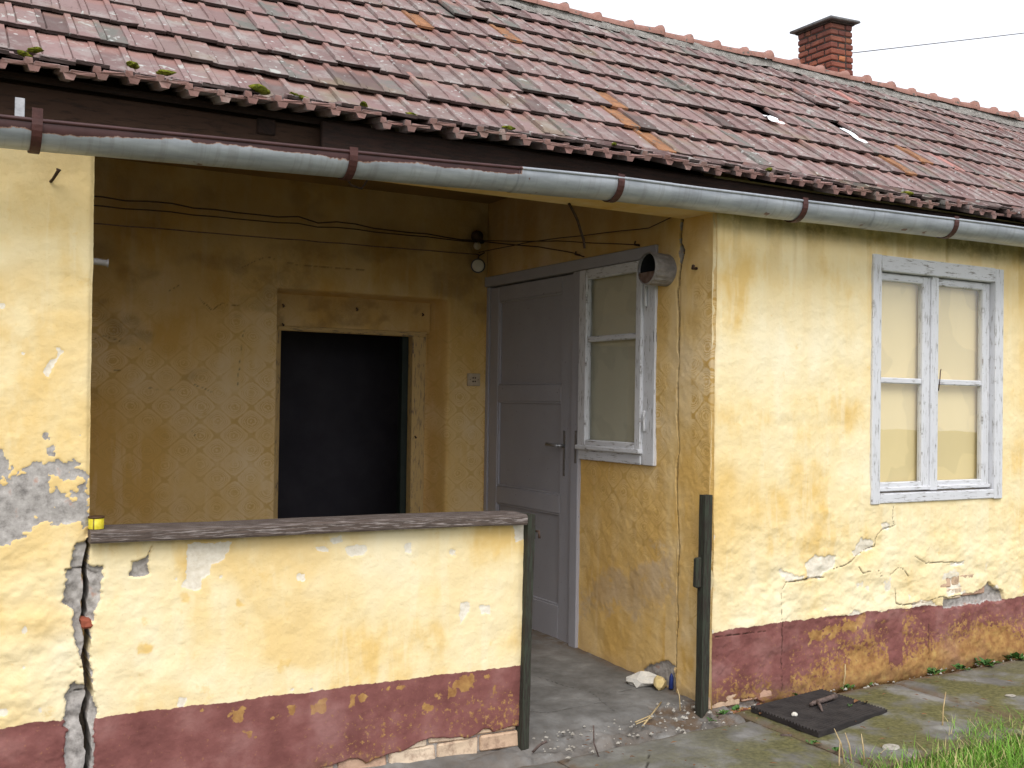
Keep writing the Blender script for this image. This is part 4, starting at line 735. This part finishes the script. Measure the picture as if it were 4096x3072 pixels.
# ------------------------------------------------------------------ gutter
def gz(x): return np.interp(x, [-3.5, -2.03, -.95, .26, 1.33, 2.42, 7], [2.330, 2.366, 2.404, 2.448, 2.463, 2.482, 2.53])   # centre height
GY, GRD = -.255, .072
def gutter():
    G_ = empty('gutter', (0, 0, 0), parent=HOUSE)
    cuts = [-3.5, -.245, .50, 1.80, 7.2]; na = 19
    for s_i, (a, b) in enumerate(zip(cuts[:-1], cuts[1:])):
        b2 = b+.03; R_ = GRD+.0022*(s_i % 2); xs = arange(a, b2, .02); th = np.linspace(-.12, math.pi+.10, na); U, T = np.meshgrid(xs, th, indexing='ij')
        rr = R_*(1+.018*(fbm(U*2.5, T*.8, 13)-.5)*2); zc = gz(U)+.004*(fbm(U*1.2, U*0, 2)-.5)
        Y = GY-np.cos(T)*rr; Z = zc-np.sin(T)*rr
        wave = .010+.036*fbm(U*3.1, U*0+3, 61)**1.3+.02*(fbm(U*11, U*0, 8)-.5)
        paint = sstep(.010, -.010, (zc+.010-Z)-wave)*(Y < GY)*(U < -.235)
        I = np.arange(U.size).reshape(U.shape); q = np.stack([I[:-1, :-1], I[1:, :-1], I[1:, 1:], I[:-1, 1:]], -1).reshape(-1, 4)
        co = np.stack([U, Y, Z], -1).reshape(-1, 3); ci = np.stack([U, GY-np.cos(T)*(rr-.002), zc-np.sin(T)*(rr-.002)+.0005], -1).reshape(-1, 3)
        # rolled front bead
        bt = np.linspace(0, 2*math.pi, 9)[:-1]; B, BT = np.meshgrid(xs, bt, indexing='ij'); f = co.reshape(len(xs), na, 3)[:, 0, :]
        bead = np.stack([B, f[:, None, 1]+np.cos(BT)*.007, f[:, None, 2]+.003+np.sin(BT)*.007], -1).reshape(-1, 3); o1 = 2*len(co); J = np.arange(B.size).reshape(B.shape)+o1
        qb = np.stack([J[:-1, :], np.roll(J, -1, 1)[:-1, :], np.roll(J, -1, 1)[1:, :], J[1:, :]], -1).reshape(-1, 4)
        pb = np.repeat((xs < -.235).astype(float), 8)
        me = np_mesh('gutter_section', np.concatenate([co, ci, bead]), np.concatenate([q, q[:, ::-1]+len(co), qb]), dict(paint=np.concatenate([paint.ravel(), 0*paint.ravel(), pb]))); me.materials.append(M_ZINC); link('gutter_section', me, G_)
    for i, x in enumerate((-3.1, -2.03, -.955, .255, 1.325, 2.41, 3.5, 4.6)):
        z = float(gz(x)); pts = []
        for t in np.linspace(-.2, math.pi+.2, 16): pts.append((GY-math.cos(t)*(GRD+.006), z-math.sin(t)*(GRD+.006)))
        pts = [(pts[0][0], z+(.05 if i == 1 else .028))]+pts
        m = MB(); vs = []; w = .016
        for k, (y, zz) in enumerate(pts):
            k0, k1 = max(k-1, 0), min(k+1, len(pts)-1); tx, tz = pts[k1][0]-pts[k0][0], pts[k1][1]-pts[k0][1]; L = math.hypot(tx, tz); nx, nz = -tz/L*.0025, tx/L*.0025
            vs += [(x-w, y+nx, zz+nz), (x+w, y+nx, zz+nz), (x+w, y-nx, zz-nz), (x-w, y-nx, zz-nz)]
        n = len(pts); fs = [(k*4+j, k*4+(j+1) % 4, (k+1)*4+(j+1) % 4, (k+1)*4+j) for k in range(n-1) for j in range(4)]+[(0, 1, 2, 3), (n*4-1, n*4-2, n*4-3, n*4-4)]
        m.add(vs, fs); m.build('bracket', M_IRON, G_)
    MB().box((-2.085, -.20, 2.40), (-2.055, -.196, 2.475), .001).build('hanger_strap', M_STEEL, G_)
gutter()
# ------------------------------------------------------------------ chimney
def chimney():
    C = empty('chimney', (0, 0, 0), parent=HOUSE); x0, y0, w, d = 3.585, 1.665, .225, .345; zb, ch = 3.84, .0475; nC = 11
    lean = Matrix.Translation((x0, y0, zb)) @ Matrix.Rotation(-.045, 4, 'Y'); C.matrix_local = lean
    MB().box((.008, .008, -.3), (w-.008, d-.008, nC*ch+.01), .003).build('mortar_core', M_CHMORTAR, C)
    cache = {}
    def brick(ax, a0, a1, side, k):
        L = round(a1-a0, 3); dep = .07; key = (ax, L, random.randrange(2))
        if key not in cache:
            m = MB().box((0, 0, 0), (L, dep, ch-.0105) if ax == 0 else (dep, L, ch-.0105), .006, jit=.0022).mesh('brick'); m.materials.append(M_CHBRICK); cache[key] = m
        j = random.gauss(0, .0016)
        loc = (a0, j if side == 0 else d-dep-j, k*ch) if ax == 0 else (j if side == 0 else w-dep-j, a0, k*ch)
        o = link('brick', cache[key], C, loc); o.rotation_euler = (0, 0, random.gauss(0, .008))
    for k in range(nC):
        g = .0095
        for side in (0, 1):
            if k % 2 == 0:
                for a, b in ((0, .148), (.148+g, w)): brick(0, a, b, side, k)
                for a, b in ((.07+g, .205), (.205+g, d-.07-g)): brick(1, a, b, side, k)
            else:
                for a, b in ((0, .148), (.148+g, .235), (.235+g, d)): brick(1, a, b, side, k)
                for a, b in ((.07+g, w-.07-g),): brick(0, a, b, side, k)
    z = nC*ch; m = MB(); m.box((-.042, -.042, z+.004), (w+.042, d+.042, z+.026), .007, jit=.003); m.build('cap', M_CAPSTONE, C)
    MB().box((-.012, -.012, z-.010), (w+.012, d+.012, z+.006), .006).build('corbel', M_CHMORTAR, C)
    for (a, b) in (((-.03, -.05, -.28), (w+.03, .0, .045)),): MB().box(a, b, .012, jit=.008).build('flaunching', M_MORTAR, C)
chimney()
# ================================================================== THINGS
def gate_posts():
    o = empty('gate_post', (0, -.01, 0), 'short dark weathered post at the open end of the parapet', 'gate post')
    m = MB(); zs = np.linspace(-.03, 1.012, 14)
    for k in range(1):
        vs = []; uv = []
        for z in zs:
            wx = .0175+.003*(float(fbm(np.array(z*6), np.array(1.), 3))-.5)*2; x0 = .0+.016*z; j = .003*(float(fbm(np.array(z*15), np.array(4.), 8))-.5)
            for (sx, sy) in ((-1, -1), (1, -1), (1, 1), (-1, 1)): vs.append((x0+sx*wx+j, .012+sy*.032, z)); uv.append((z, sx*.03+sy*.04))
        n = len(zs); m.add(vs, [(i*4+a, i*4+(a+1) % 4, (i+1)*4+(a+1) % 4, (i+1)*4+a) for i in range(n-1) for a in range(4)]+[(3, 2, 1, 0), (n*4-4, n*4-3, n*4-2, n*4-1)], uv)
    m.build('post', M_POSTWOOD, o)
    MB().box((.012, -.018, .90), (.040, .03, .965), .006, jit=.003).build('keep_block', M_POSTWOOD, o)
    MB().tube([(.045, .01, .935), (.058, -.012, .935), (.058, -.018, .905)], .006, 6).build('staple', M_RUST, o)
    o = empty('gate_post', (1.0, .02, .02), 'tall dark mossy post standing against the corner of the front wall', 'gate post'); m = MB(); vs = []; uv = []
    zs = np.linspace(-.03, 1.045, 14)
    for z in zs:
        x0 = -.002+.010*z; j = .003*(float(fbm(np.array(z*9), np.array(7.), 3))-.5)*2
        for (sx, sy) in ((-1, -1), (1, -1), (1, 1), (-1, 1)): vs.append((x0+.006+sx*.023+j, -.024+sy*.022, z)); uv.append((z, sx*.03+sy*.04))
    n = len(zs); m.add(vs, [(i*4+a, i*4+(a+1) % 4, (i+1)*4+(a+1) % 4, (i+1)*4+a) for i in range(n-1) for a in range(4)]+[(3, 2, 1, 0), (n*4-4, n*4-3, n*4-2, n*4-1)], uv); m.build('post', M_POSTWOOD, o)
    MB().box((-.046, -.036, .60), (-.014, -.004, .745), .006, jit=.003).build('latch_block', M_POSTWOOD, o)
gate_posts()
def tin():
    o = empty('tin', (-1.774, .0, 1.024), 'small yellow tin standing on the cap board against the pier', 'tin')
    s = NT('yellow_label'); a = s.n('ShaderNodeSeparateXYZ', Vector=s.obj).outputs; f = s.ss(.0, .004, s.math('ABSOLUTE', s.math('ADD', a[0], .012)))
    c = s.mix(f, (.09, .045, .01), s.ramp(s.noise(s.pos, 60, 3), [(.3, (.55, .44, .02)), (.7, (.72, .62, .05))])); yl = s.bsdf(c, .45)
    MB().tube([(0, 0, .003), (0, 0, .004), (0, 0, .041)], [.0262, .0265, .0265], 24).build('body', yl, o)
    MB().tube([(0, 0, .041), (0, 0, .042), (0, 0, .048), (0, 0, .049)], [.0262, .0280, .0280, .026], 24).build('lid', simple('brown_lid', (.06, .03, .015), (.10, .05, .02), 20, .5), o)
    MB().tube([(0, 0, 0), (0, 0, .004)], [.0275, .0275], 24).build('rim', M_RUST, o)
tin()
def doormat():
    o = empty('doormat', (0, 0, .022), 'black ribbed rubber doormat lying askew on the path below the front wall', 'doormat')
    A = np.array((1.225, -.105)); B = np.array((1.215, -.555)); D = np.array((1.80, -.012)); C_ = np.array((1.80, -.432)); n = 26; ns = 80
    U, T = np.meshgrid(np.linspace(0, 1, ns), np.linspace(0, 1, n), indexing='ij')     # U along A->D
    X = (1-T)*((1-U)*A[0]+U*D[0])+T*((1-U)*B[0]+U*C_[0]); Y = (1-T)*((1-U)*A[1]+U*D[1])+T*((1-U)*B[1]+U*C_[1])
    rib = .0035*(np.abs(((T*(n-1)/2) % 1)-.5) > .26); Z = .008+rib+.012*(fbm(X*3, Y*3, 5)-.35)+.010*np.exp(-(U/.06)**2)*fbm(Y*5, X*2, 3)
    # ribs run along U
    T2 = T; rib = .005*(np.sin(T2*2*math.pi*22) > 0)
    n2 = 133; U, T = np.meshgrid(np.linspace(0, 1, 30), np.linspace(0, 1, n2), indexing='ij'); X = (1-T)*((1-U)*A[0]+U*D[0])+T*((1-U)*B[0]+U*C_[0]); Y = (1-T)*((1-U)*A[1]+U*D[1])+T*((1-U)*B[1]+U*C_[1])
    rib = .008*((np.arange(n2) % 6) < 3)[None, :]; Z = .009+rib+.010*(fbm(X*3, Y*3, 5)-.35)+.010*np.exp(-(U/.05)**2)*fbm(Y*5, X*2, 3)
    us = np.linspace(0, 1, 30)
    grid_wall('mat_sheet', us, np.linspace(0, 1, n2), lambda a, b, h: (X, Y, h), Z, {}, M_RUBBER, o, skirt=.004)
doormat()
def ico(name, r, mat, seed, loc, label, cat, group=None, rough=.3, sub=2, M=None, kind=None):
    import bmesh
    bm = bmesh.new(); bmesh.ops.create_icosphere(bm, subdivisions=sub, radius=1.)
    for v in bm.verts:
        p = np.array(v.co); k = 1+rough*(float(fbm(np.array(p[0]*1.9+seed+p[2]*1.3), np.array(p[1]*1.9+seed*2-p[2]*.9), 5))-.5)*2.4; v.co = Vector(p*k*np.array(r))
    me = bpy.data.meshes.new(name); bm.to_mesh(me); bm.free(); me.materials.append(mat)
    o = link(name, me, None, loc); o.rotation_euler = (random.uniform(-.2, .2), random.uniform(-.2, .2), random.uniform(0, 6))
    return tag(o, label, cat, group, kind)
def litter():
    o = empty('stick', (0, 0, .043), 'forked barky stick lying on the black doormat', 'stick')
    MB().tube([(1.49, -.235, .008), (1.53, -.222, .010), (1.60, -.213, .012), (1.66, -.203, .014), (1.70, -.200, .017)], [.009, .012, .012, .013, .012], 8).build('branch', M_BARK, o)
    MB().tube([(1.545, -.222, .012), (1.52, -.265, .010), (1.47, -.33, .004)], [.010, .008, .005], 7).build('fork', M_BARK, o)
    ico('pebble', (.016, .012, .010), M_CHUNK, 3, (1.31, -.31, .046), 'small white stone on the left half of the black doormat', 'stone')
    for i, (x, y, l) in enumerate(((1.75, -.285, 'brown curled leaf left of the two near the far mat corner'), (1.785, -.312, 'brown curled leaf nearest the far corner of the mat'))):
        m = MB(); n = 6; vs = []
        for k in range(n+1):
            t = k/n; w = .011*math.sin(math.pi*min(max(t, .04), .97)); vs += [(t*.05-.025, -w, .004+.008*math.sin(t*3+i)), (t*.05-.025, 0, .001+.008*math.sin(t*3+i)), (t*.05-.025, w, .005+.008*math.sin(t*3+i))]
        m.add(vs, [(k*3+j, k*3+j+1, k*3+j+4, k*3+j+3) for k in range(n) for j in range(2)], None, True); b = m.build('leaf', M_DEADLEAF, None, (x, y, .042)); b.rotation_euler = (0, 0, .3+i*.2); tag(b, l, 'leaf')
    plant((1.675, -.31, .042), .016, 6, 'tiny green clover sprig lying on the black doormat', 3)
    ico('plaster_chunk', (.075, .05, .034), M_CHUNK, 8, (.965, .43, .078), 'grey jagged lump of fallen plaster on the porch floor', 'rubble', rough=.7, sub=2)
    ico('plaster_chunk', (.045, .028, .036), M_CHUNKY, 5, (1.015, .335, .078), 'yellow-faced lump of fallen plaster leaning by the porch wall', 'rubble', rough=.6, sub=2)
    ico('stone', (.03, .022, .010), M_CHUNK2, 4, (2.58, -.54, .035), 'flat pale stone lying on the mossy path at the right', 'stone')
    ico('stone', (.045, .03, .009), M_CHUNK2, 6, (1.40, -.80, .018), 'flat pale stone at the path edge near the grass', 'stone')
    b = MB().tube([(1.045, .285, .055), (1.046, .287, .06), (1.048, .286, .115), (1.046, .284, .135)], [.008, .013, .011, .004], 8).build('bottle', M_BLUE); tag(b, 'tiny blue plastic bottle wedged at the foot of the porch wall crack', 'bottle')
    def st(pts, r, label, mat=M_STRAW, cat='straw', name='straw'): tag(MB().tube(pts, r, 5).build(name, mat), label, cat)
    st([(.60, -.07, .022), (.74, .04, .035), (.87, .14, .048)], .004, 'longest dry stalk lying across the porch threshold')
    st([(.60, -.015, .028), (.72, .02, .036)], .0035, 'short yellow straw beside the longest stalk on the threshold')
    st([(.59, -.035, .026), (.70, -.01, .034)], .003, 'thin straw nearest the path on the threshold')
    st([(.90, .03, .03), (.905, .045, .10), (.90, .055, .13)], .003, 'dry stalk standing upright on the threshold near the corner post')
    st([(.22, -.27, .0), (.20, -.262, .06), (.205, -.25, .13)], .0035, 'dark dead stem standing in the joint of the path', M_BARK, 'twig', 'dead_stem')
    st([(1.09, -.445, .016), (1.13, -.475, .018)], .008, 'short dark twig lying in the path joint left of the doormat', M_BARK, 'twig', 'twig')
    st([(-.0, -.09, .0), (.03, -.10, .03), (.06, -.11, .045)], .006, 'bent dark root at the foot of the parapet post', M_BARK, 'twig', 'twig')
    st([(1.93, -.03, .03), (1.95, -.025, .10), (1.955, -.02, .15)], .004, 'dry stalk standing at the wall base behind the doormat')
    # rubble along the wall foot: too small and many to tell apart
    m = MB()
    for i in range(260):
        if i < 130: x = random.uniform(.02, 1.05); y = random.gauss(-.10, .07); z = .012+.02*(y > -.1)
        elif i < 160: x = random.uniform(.85, 1.04); y = random.uniform(-.02, .28); z = .036
        else: x = random.uniform(1.1, 3.6); y = random.gauss(-.045, .018); z = float(zg(x))+.002
        r = random.choice((.004, .005, .007, .009, .013)); 
        vs = [(x+r*a*random.uniform(.6, 1.3), y+r*b*random.uniform(.6, 1.3), z+r*c*random.uniform(.4, .9)) for a, b, c in ((1, 0, 0), (0, 1, 0), (-1, 0, 0), (0, -1, 0), (0, 0, 1), (0, 0, -1))]
        m.add(vs, [(0, 1, 4), (1, 2, 4), (2, 3, 4), (3, 0, 4), (1, 0, 5), (2, 1, 5), (3, 2, 5), (0, 3, 5)])
    lt = MB()
    for i in range(150):
        x = random.uniform(.0, 3.4); y = random.uniform(-.9, -.06); z = float(zg(x))+.016; a = random.uniform(0, 6.28); L = random.choice((.006, .009, .014, .02)); w = L*random.uniform(.15, .45); c, s_ = math.cos(a), math.sin(a)
        lt.add([(x+c*L, y+s_*L, z), (x-s_*w, y+c*w, z+.004), (x-c*L, y-s_*L, z+.001), (x+s_*w, y-c*w, z+.003)], [(0, 1, 2), (0, 2, 3)])
    tag(lt.build('leaf_litter', M_DEADLEAF), 'dark crumbs of dead leaves strewn over the path', 'leaf litter', kind='stuff')
    tag(m.build('rubble', M_CHUNK2), 'small pale rubble scattered along the foot of the walls', 'rubble', kind='stuff')
def plant(loc, size, n, label, seed, name='weed'):
    rg = random.Random(seed); m = MB()
    for i in range(n):
        a = rg.uniform(0, 6.28); L = size*rg.uniform(.6, 1.3); w = L*rg.uniform(.18, .34); el = rg.uniform(.2, 1.1); d = Vector((math.cos(a)*math.cos(el), math.sin(a)*math.cos(el), math.sin(el))); sd_ = Vector((-math.sin(a), math.cos(a), 0)); b = Vector((rg.gauss(0, size*.4), rg.gauss(0, size*.25), 0))
        p1 = b+d*L*.5; p2 = b+d*L+Vector((0, 0, -L*.2)); m.add([b, p1-sd_*w, p1+Vector((0, 0, -w*.3)), p1+sd_*w, p2], [(0, 1, 2), (0, 2, 3), (1, 4, 2), (2, 4, 3)])
    return tag(m.build(name, M_WEED, None, loc), label, 'weed')
litter()
def weeds():
    for i, (x, y, sz, n, l) in enumerate([(1.07, -.075, .035, 14, 'small weed at the foot of the tall mossy post'), (1.17, -.055, .03, 12, 'low weed in the crack just left of the doormat'), (1.95, -.035, .04, 16, 'weed growing at the wall base behind the mat'), (2.12, -.04, .028, 9, 'small weed next right of the one behind the mat'), (2.62, -.05, .05, 26, 'broad weed clump at the middle of the right wall foot'), (2.82, -.05, .045, 22, 'weed clump right of the broad clump at the wall foot'), (3.05, -.055, .06, 34, 'largest weed clump at the wall foot near the frame edge'), (3.32, -.06, .055, 28, 'last weed clump at the right end of the wall foot'), (1.14, -.60, .03, 14, 'weed in the path joint below the mat corner'), (1.15, -.72, .025, 10, 'weed in the path joint closest to the grass'), (1.62, .0, .03, 12, 'weed peeping out along the upper mat edge'), (.95, -.13, .025, 9, 'tiny weed on the threshold rubble left of the post')]):
        plant((x, y, float(zg(x))+.004), sz, n, l, 40+i)
    # lawn edge: blades nobody could count
    m = MB(); rg = random.Random(5)
    for i in range(11000):
        x = rg.uniform(.75, 4.2); y = -.93+.085*(x-1.0)*(x < 3)+.17*(x >= 3)-(abs(rg.gauss(0, .30)) if rg.random() > .07 else rg.uniform(-.09, 0))+.05*math.sin(x*7)+.03*math.sin(x*17)
        if x < 1.15 and rg.random() < .6: continue
        hgt = rg.uniform(.03, .10)*(1.15 if rg.random() < .15 else 1)*(.6+.4*min(1, (x-.7)/1.0)); a = rg.uniform(0, 6.28); w = rg.uniform(.0018, .0042); ln = rg.uniform(.2, 1.3); dx, dy = math.cos(a), math.sin(a); b = Vector((x, y, -.05))
        vs = []
        for k in range(4):
            t = k/3; c = b+Vector((dx*hgt*ln*t*t, dy*hgt*ln*t*t, (hgt+.04)*(t-.18*ln*t*t))); ww = w*(1-t)**.7; vs += [c-Vector((-dy, dx, 0))*ww, c+Vector((-dy, dx, 0))*ww]
        m.add(vs, [(0, 1, 3, 2), (2, 3, 5, 4), (4, 5, 7, 6)])
    tag(m.build('grass', M_GRASS), 'rough green grass with dry straw along the path edge', 'grass', kind='stuff')
    for i, (x, y, h_) in enumerate(((1.07, -.85, .16), (1.12, -.84, .13), (1.17, -.86, .12), (1.02, -.86, .11), (1.86, -.70, .17))):
        tag(MB().tube([(x, y, -.02), (x-.02+.01*i, y+.01, h_*.6), (x-.05+.025*i, y+.02, h_)], [.004, .0035, .0015], 5).build('dry_stalk', M_STRAW), ['tallest dry grass stalk at the left tip of the lawn', 'second dry stalk right of the tallest at the lawn tip', 'third dry stalk right of the tallest at the lawn tip', 'short dry stalk left of the tallest at the lawn tip', 'lone dry seed stalk above the middle of the grass'][i], 'dry grass')
weeds()
def moss_cushions():
    for i, (x, y, z, r, l) in enumerate([(-2.03, -.19, 2.645, .030, 'leftmost moss cushion on the eave tiles'), (-2.06, -.205, 2.622, .026, 'moss cushion hanging below the leftmost one on the eave edge'), (-1.71, -.17, 2.655, .042, 'round moss cushion on the eave right of the left bracket'), (-1.60, -.165, 2.65, .036, 'dark moss cushion just right of the round one'), (-1.27, -.19, 2.640, .055, 'largest yellow-green moss cushion along the eave'), (-1.10, -.195, 2.628, .036, 'moss cushion under the tile lip right of the largest'), (-1.13, -.16, 2.648, .025, 'small moss tuft above the tile lip right of the largest'), (-.86, -.185, 2.64, .03, 'bright moss cushion left of the second gutter bracket'), (-.66, -.19, 2.635, .024, 'dark moss tuft above the second gutter bracket'), (-.22, -.185, 2.64, .032, 'flat yellow moss patch over the end of the brown gutter paint'), (.31, -.195, 2.636, .028, 'small moss cushion above the third gutter bracket'), (1.22, -.19, 2.634, .036, 'yellow moss cushion left of the fourth gutter bracket'), (2.2, -.19, 2.634, .036, 'rightmost moss cushion on the far eave tiles')]):
        o = ico('moss_cushion', (r*.95, r*.42, r*.27), M_MOSS, i+1, (x, y, z-.002+float(sagn(x, -.2))), l, 'moss', 'moss on the eave', .4, 3)
moss_cushions()
def fixtures():
    # stub of ribbed flue pipe sticking out of the porch wall
    o = empty('flue_pipe', (XC, .385, 2.195), 'stub of ribbed sheet metal flue pipe poking out of the porch wall', 'flue pipe')
    m = MB(); n = 72; L = .15; vs = []; uv = []; st = [(-.0, 1), (L*.08, 1.02), (L*.12, 1), (L*.9, 1), (L*.94, 1.03), (L, 1.0)]
    D = Vector((-.72, -.0, .02)).normalized(); D = Vector((-1, .05, .03)).normalized(); A = Vector((0, 0, 1)); A = (A-D*A.dot(D)).normalized(); B = D.cross(A)
    for inner in (0, 1):
        for d_, k in st:
            for j in range(n):
                r = (.082*k+(.0045 if j % 4 < 2 and .02 < d_ < .14 else 0))-(.004 if inner else 0); a = 2*math.pi*j/n; vs.append(D*(d_-.03)+(A*math.cos(a)+B*math.sin(a))*r)
    ns = len(st); fs = [(i*n+j, i*n+(j+1) % n, (i+1)*n+(j+1) % n, (i+1)*n+j) for i in range(ns-1) for j in range(n)]+[((ns+i)*n+(j+1) % n, (ns+i)*n+j, (ns+i+1)*n+j, (ns+i+1)*n+(j+1) % n) for i in range(ns-1) for j in range(n)]+[((ns-1)*n+j, (ns-1)*n+(j+1) % n, (2*ns-1)*n+(j+1) % n, (2*ns-1)*n+j) for j in range(n)]
    m.add(vs, fs, None, False); m.build('sleeve', M_GREYMETAL, o); MB().tube([D*.0, D*.105], .0765, 32, cap=False).build('black_lining', M_BLACK, o)  # black inner sleeve makes the pipe mouth dark
    hz = [D*.104+(A*math.cos(a)+B*math.sin(a))*.078 for a in np.linspace(math.pi*.58, math.pi*1.42, 14)]
    MB().add([*hz, *[p+D*.012 for p in hz]], [tuple(range(14)), tuple(range(27, 13, -1))]+[(i, i+1, i+15, i+14) for i in range(13)]+[(13, 0, 14, 27)]).build('half_plug', M_RUSTYPLATE, o)
    MB().tube([D*.0, D*.004], [.078, .078], 32).build('dark_back', M_BLACK, o)
    # socket
    o = empty('wall_socket', (.962, YB-.004, 1.646), 'square yellowed switch box on the porch back wall beside the door', 'socket'); MB().box((-.047, -.018, -.042), (.047, 0, .042), .005).build('plate', M_PLASTIC, o)
    for x, z in ((-.008, .012), (.008, .012), (-.008, -.012), (.008, -.012), (-.03, 0), (.03, 0)): MB().tube([(x, -.0195, z), (x, -.017, z)], .0055 if abs(x) < .02 else .003, 10).build('contact_hole', M_RUST, o)
    # round white lamp disc hanging in the corner
    o = empty('round_lamp', (.952, YB-.07, 2.404), 'round white disc lamp hanging from a bent wire in the porch corner', 'lamp'); Dn = Vector((-.45, -.88, -.1)).normalized()
    MB().tube([Dn*-.012, Dn*-.010, Dn*.008, Dn*.012], [.036, .049, .049, .044], 26).build('rim', M_DARKRIM, o); MB().tube([Dn*.0115, Dn*.0145, Dn*.016], [.040, .039, .030], 26).build('disc', M_FOIL2, o)
    MB().tube([(0, 0, .048), (.01, .01, .068), (.045, .03, .085), (.08, .06, .10)], .005, 6).build('hanger', M_RUST, o)
    # insulator cluster where the wires meet
    o = empty('wire_insulator', (.96, YB-.012, 2.575), 'cluster of old insulator and wire knots high in the porch corner', 'insulator')
    MB().tube([(0, 0, .03), (0, -.02, .03), (0, -.035, .03), (0, -.05, .03)], [.035, .042, .028, .034], 14).build('knob', M_RUST, o); MB().tube([(.0, -.015, -.035), (.0, -.03, -.033), (0, -.042, -.035)], [.022, .028, .018], 12).build('porcelain', M_CREAMP, o); MB().tube([(.03, 0, .0), (.035, -.04, -.004)], [.018, .014], 10).build('plug', M_BLACK, o)
    def wire(pts, r, label, name='wire', sag=.0, wob=.004, mat=M_RUST):
        P = [Vector(p) for p in pts]; out = []
        for a, b in zip(P[:-1], P[1:]):
            n = max(6, int((b-a).length/.12))
            for k in range(n):
                t = k/n; p = a.lerp(b, t); s_ = 4*t*(1-t); out.append(p+Vector((0, wob*(float(vnoise(np.array(p.x*7+p.y*5), np.array(3.), 2))-.5), -sag*s_+wob*(float(vnoise(np.array(p.x*9+p.y*4), np.array(8.), 5))-.5))))
        out.append(P[-1]); return tag(MB().tube(out, r, 5).build(name, mat), label, 'wire')
    y = 2.25
    wire([(-1.80, y, 2.615), (.2, y, 2.585), (.955, YB-.05, 2.575)], .0045, 'topmost old wire strung along the porch back wall', wob=.03)
    wire([(-1.80, y, 2.555), (.2, y, 2.56), (.955, YB-.05, 2.565)], .0040, 'middle old wire strung along the porch back wall', wob=.014)
    wire([(-1.80, y, 2.452), (-.4, y, 2.462), (.985, YB-.02, 2.487)], .0038, 'lowest straight rusty wire along the porch back wall', wob=.006, mat=M_RUSTYPLATE)
    wire([(.985, YB-.02, 2.50), (XC-.05, 1.7, 2.50), (XC-.03, .5, 2.43), (XC-.02, .26, 2.47)], .003, 'thin wire crossing the porch side wall up to the beam', wob=.01)
    wire([(.96, YB-.05, 2.57), (XC-.04, 1.6, 2.46), (XC-.02, 1.2, 2.372), (XC-.02, 1.12, 2.345)], .0038, 'sagging wire from the insulator to the top of the door', wob=.012)
    wire([(.96, YB-.05, 2.575), (XC-.03, 1.4, 2.47), (XC-.02, .62, 2.355)], .0030, 'wire from the insulator to the hook above the small window', wob=.012)
    wire([(.33, .20, 2.445), (.42, .26, 2.38), (.50, .32, 2.30), (.52, .34, 2.26)], .007, 'twisted chain dangling from the porch beam by the small window', 'chain', wob=.03)
    for i in range(1): wire([(-.84, .12, 2.442), (-.78, .13, 2.385), (-.74, .12, 2.375), (-.70, .12, 2.442)], .0045, 'loop of loose wire hanging under the porch beam', wob=.012)
    wire([(-1.07, .12, 2.442), (-1.02, .12, 2.415), (-.96, .12, 2.425), (-.92, .12, 2.442)], .0045, 'short loose wire end under the left half of the beam', wob=.012)
    def hook(name, pts, r, label, cat='nail', mat=M_RUST): tag(MB().tube(pts, r, 7).build(name, mat), label, cat)
    hook('nail', [(-1.950, .01, 2.245), (-1.945, -.02, 2.250), (-1.932, -.055, 2.275), (-1.930, -.058, 2.282)], [.006, .005, .006, .009], 'bent nail in the yellow pier under the gutter')
    hook('iron_pin', [(-1.82, .15, 1.995), (-1.77, .15, 1.996), (-1.735, .15, 1.993), (-1.728, .15, 1.993)], [.013, .013, .012, .017], 'iron pin sticking out of the pier side into the porch', 'pin', M_GREYMETAL)
    hook('nail', [(XC+.01, .14, 2.182), (XC-.03, .132, 2.178), (XC-.035, .118, 2.190)], [.007, .007, .009], 'rusty hooked nail on the porch side wall near the corner')
    hook('nail', [(XC+.01, .62, 2.352), (XC-.03, .62, 2.356), (XC-.03, .61, 2.372)], [.006, .006, .005], 'nail with wire above the small porch window')
    hook('nail', [(XC+.01, 1.20, 2.364), (XC-.03, 1.20, 2.368), (XC-.03, 1.19, 2.382)], [.006, .006, .005], 'nail with wire above the porch door post')
    # overhead wire far behind the house
    pts = [(-6+i*2.0, 8.0, 6.767+(-6+i*2.0-9.25)*.2585-.0008*(36-abs(i*2-20))) for i in range(21)]
    tag(MB().tube(pts, .008, 6).build('overhead_wire', M_CABLE), 'thin overhead wire rising behind the chimney to the right', 'wire')
M_GREYMETAL = simple('dull_grey_sheet', (.20, .19, .19), (.38, .36, .36), 24, .6, .2, .2); M_RUSTYPLATE = simple('rust_brown_sheet', (.10, .06, .045), (.22, .15, .12), 30, .85, .3); M_DARKRIM = simple('dark_rim', (.05, .05, .06), (.10, .10, .11), 30, .5)
M_FOIL2 = simple('dusty_enamel', (.50, .48, .44), (.62, .60, .55), 20, .4); M_CREAMP = simple('old_porcelain', (.38, .33, .27), (.5, .45, .38), 30, .4); M_CABLE = simple('cable_grey', (.12, .12, .14), (.2, .2, .22), 10, .7)
fixtures()
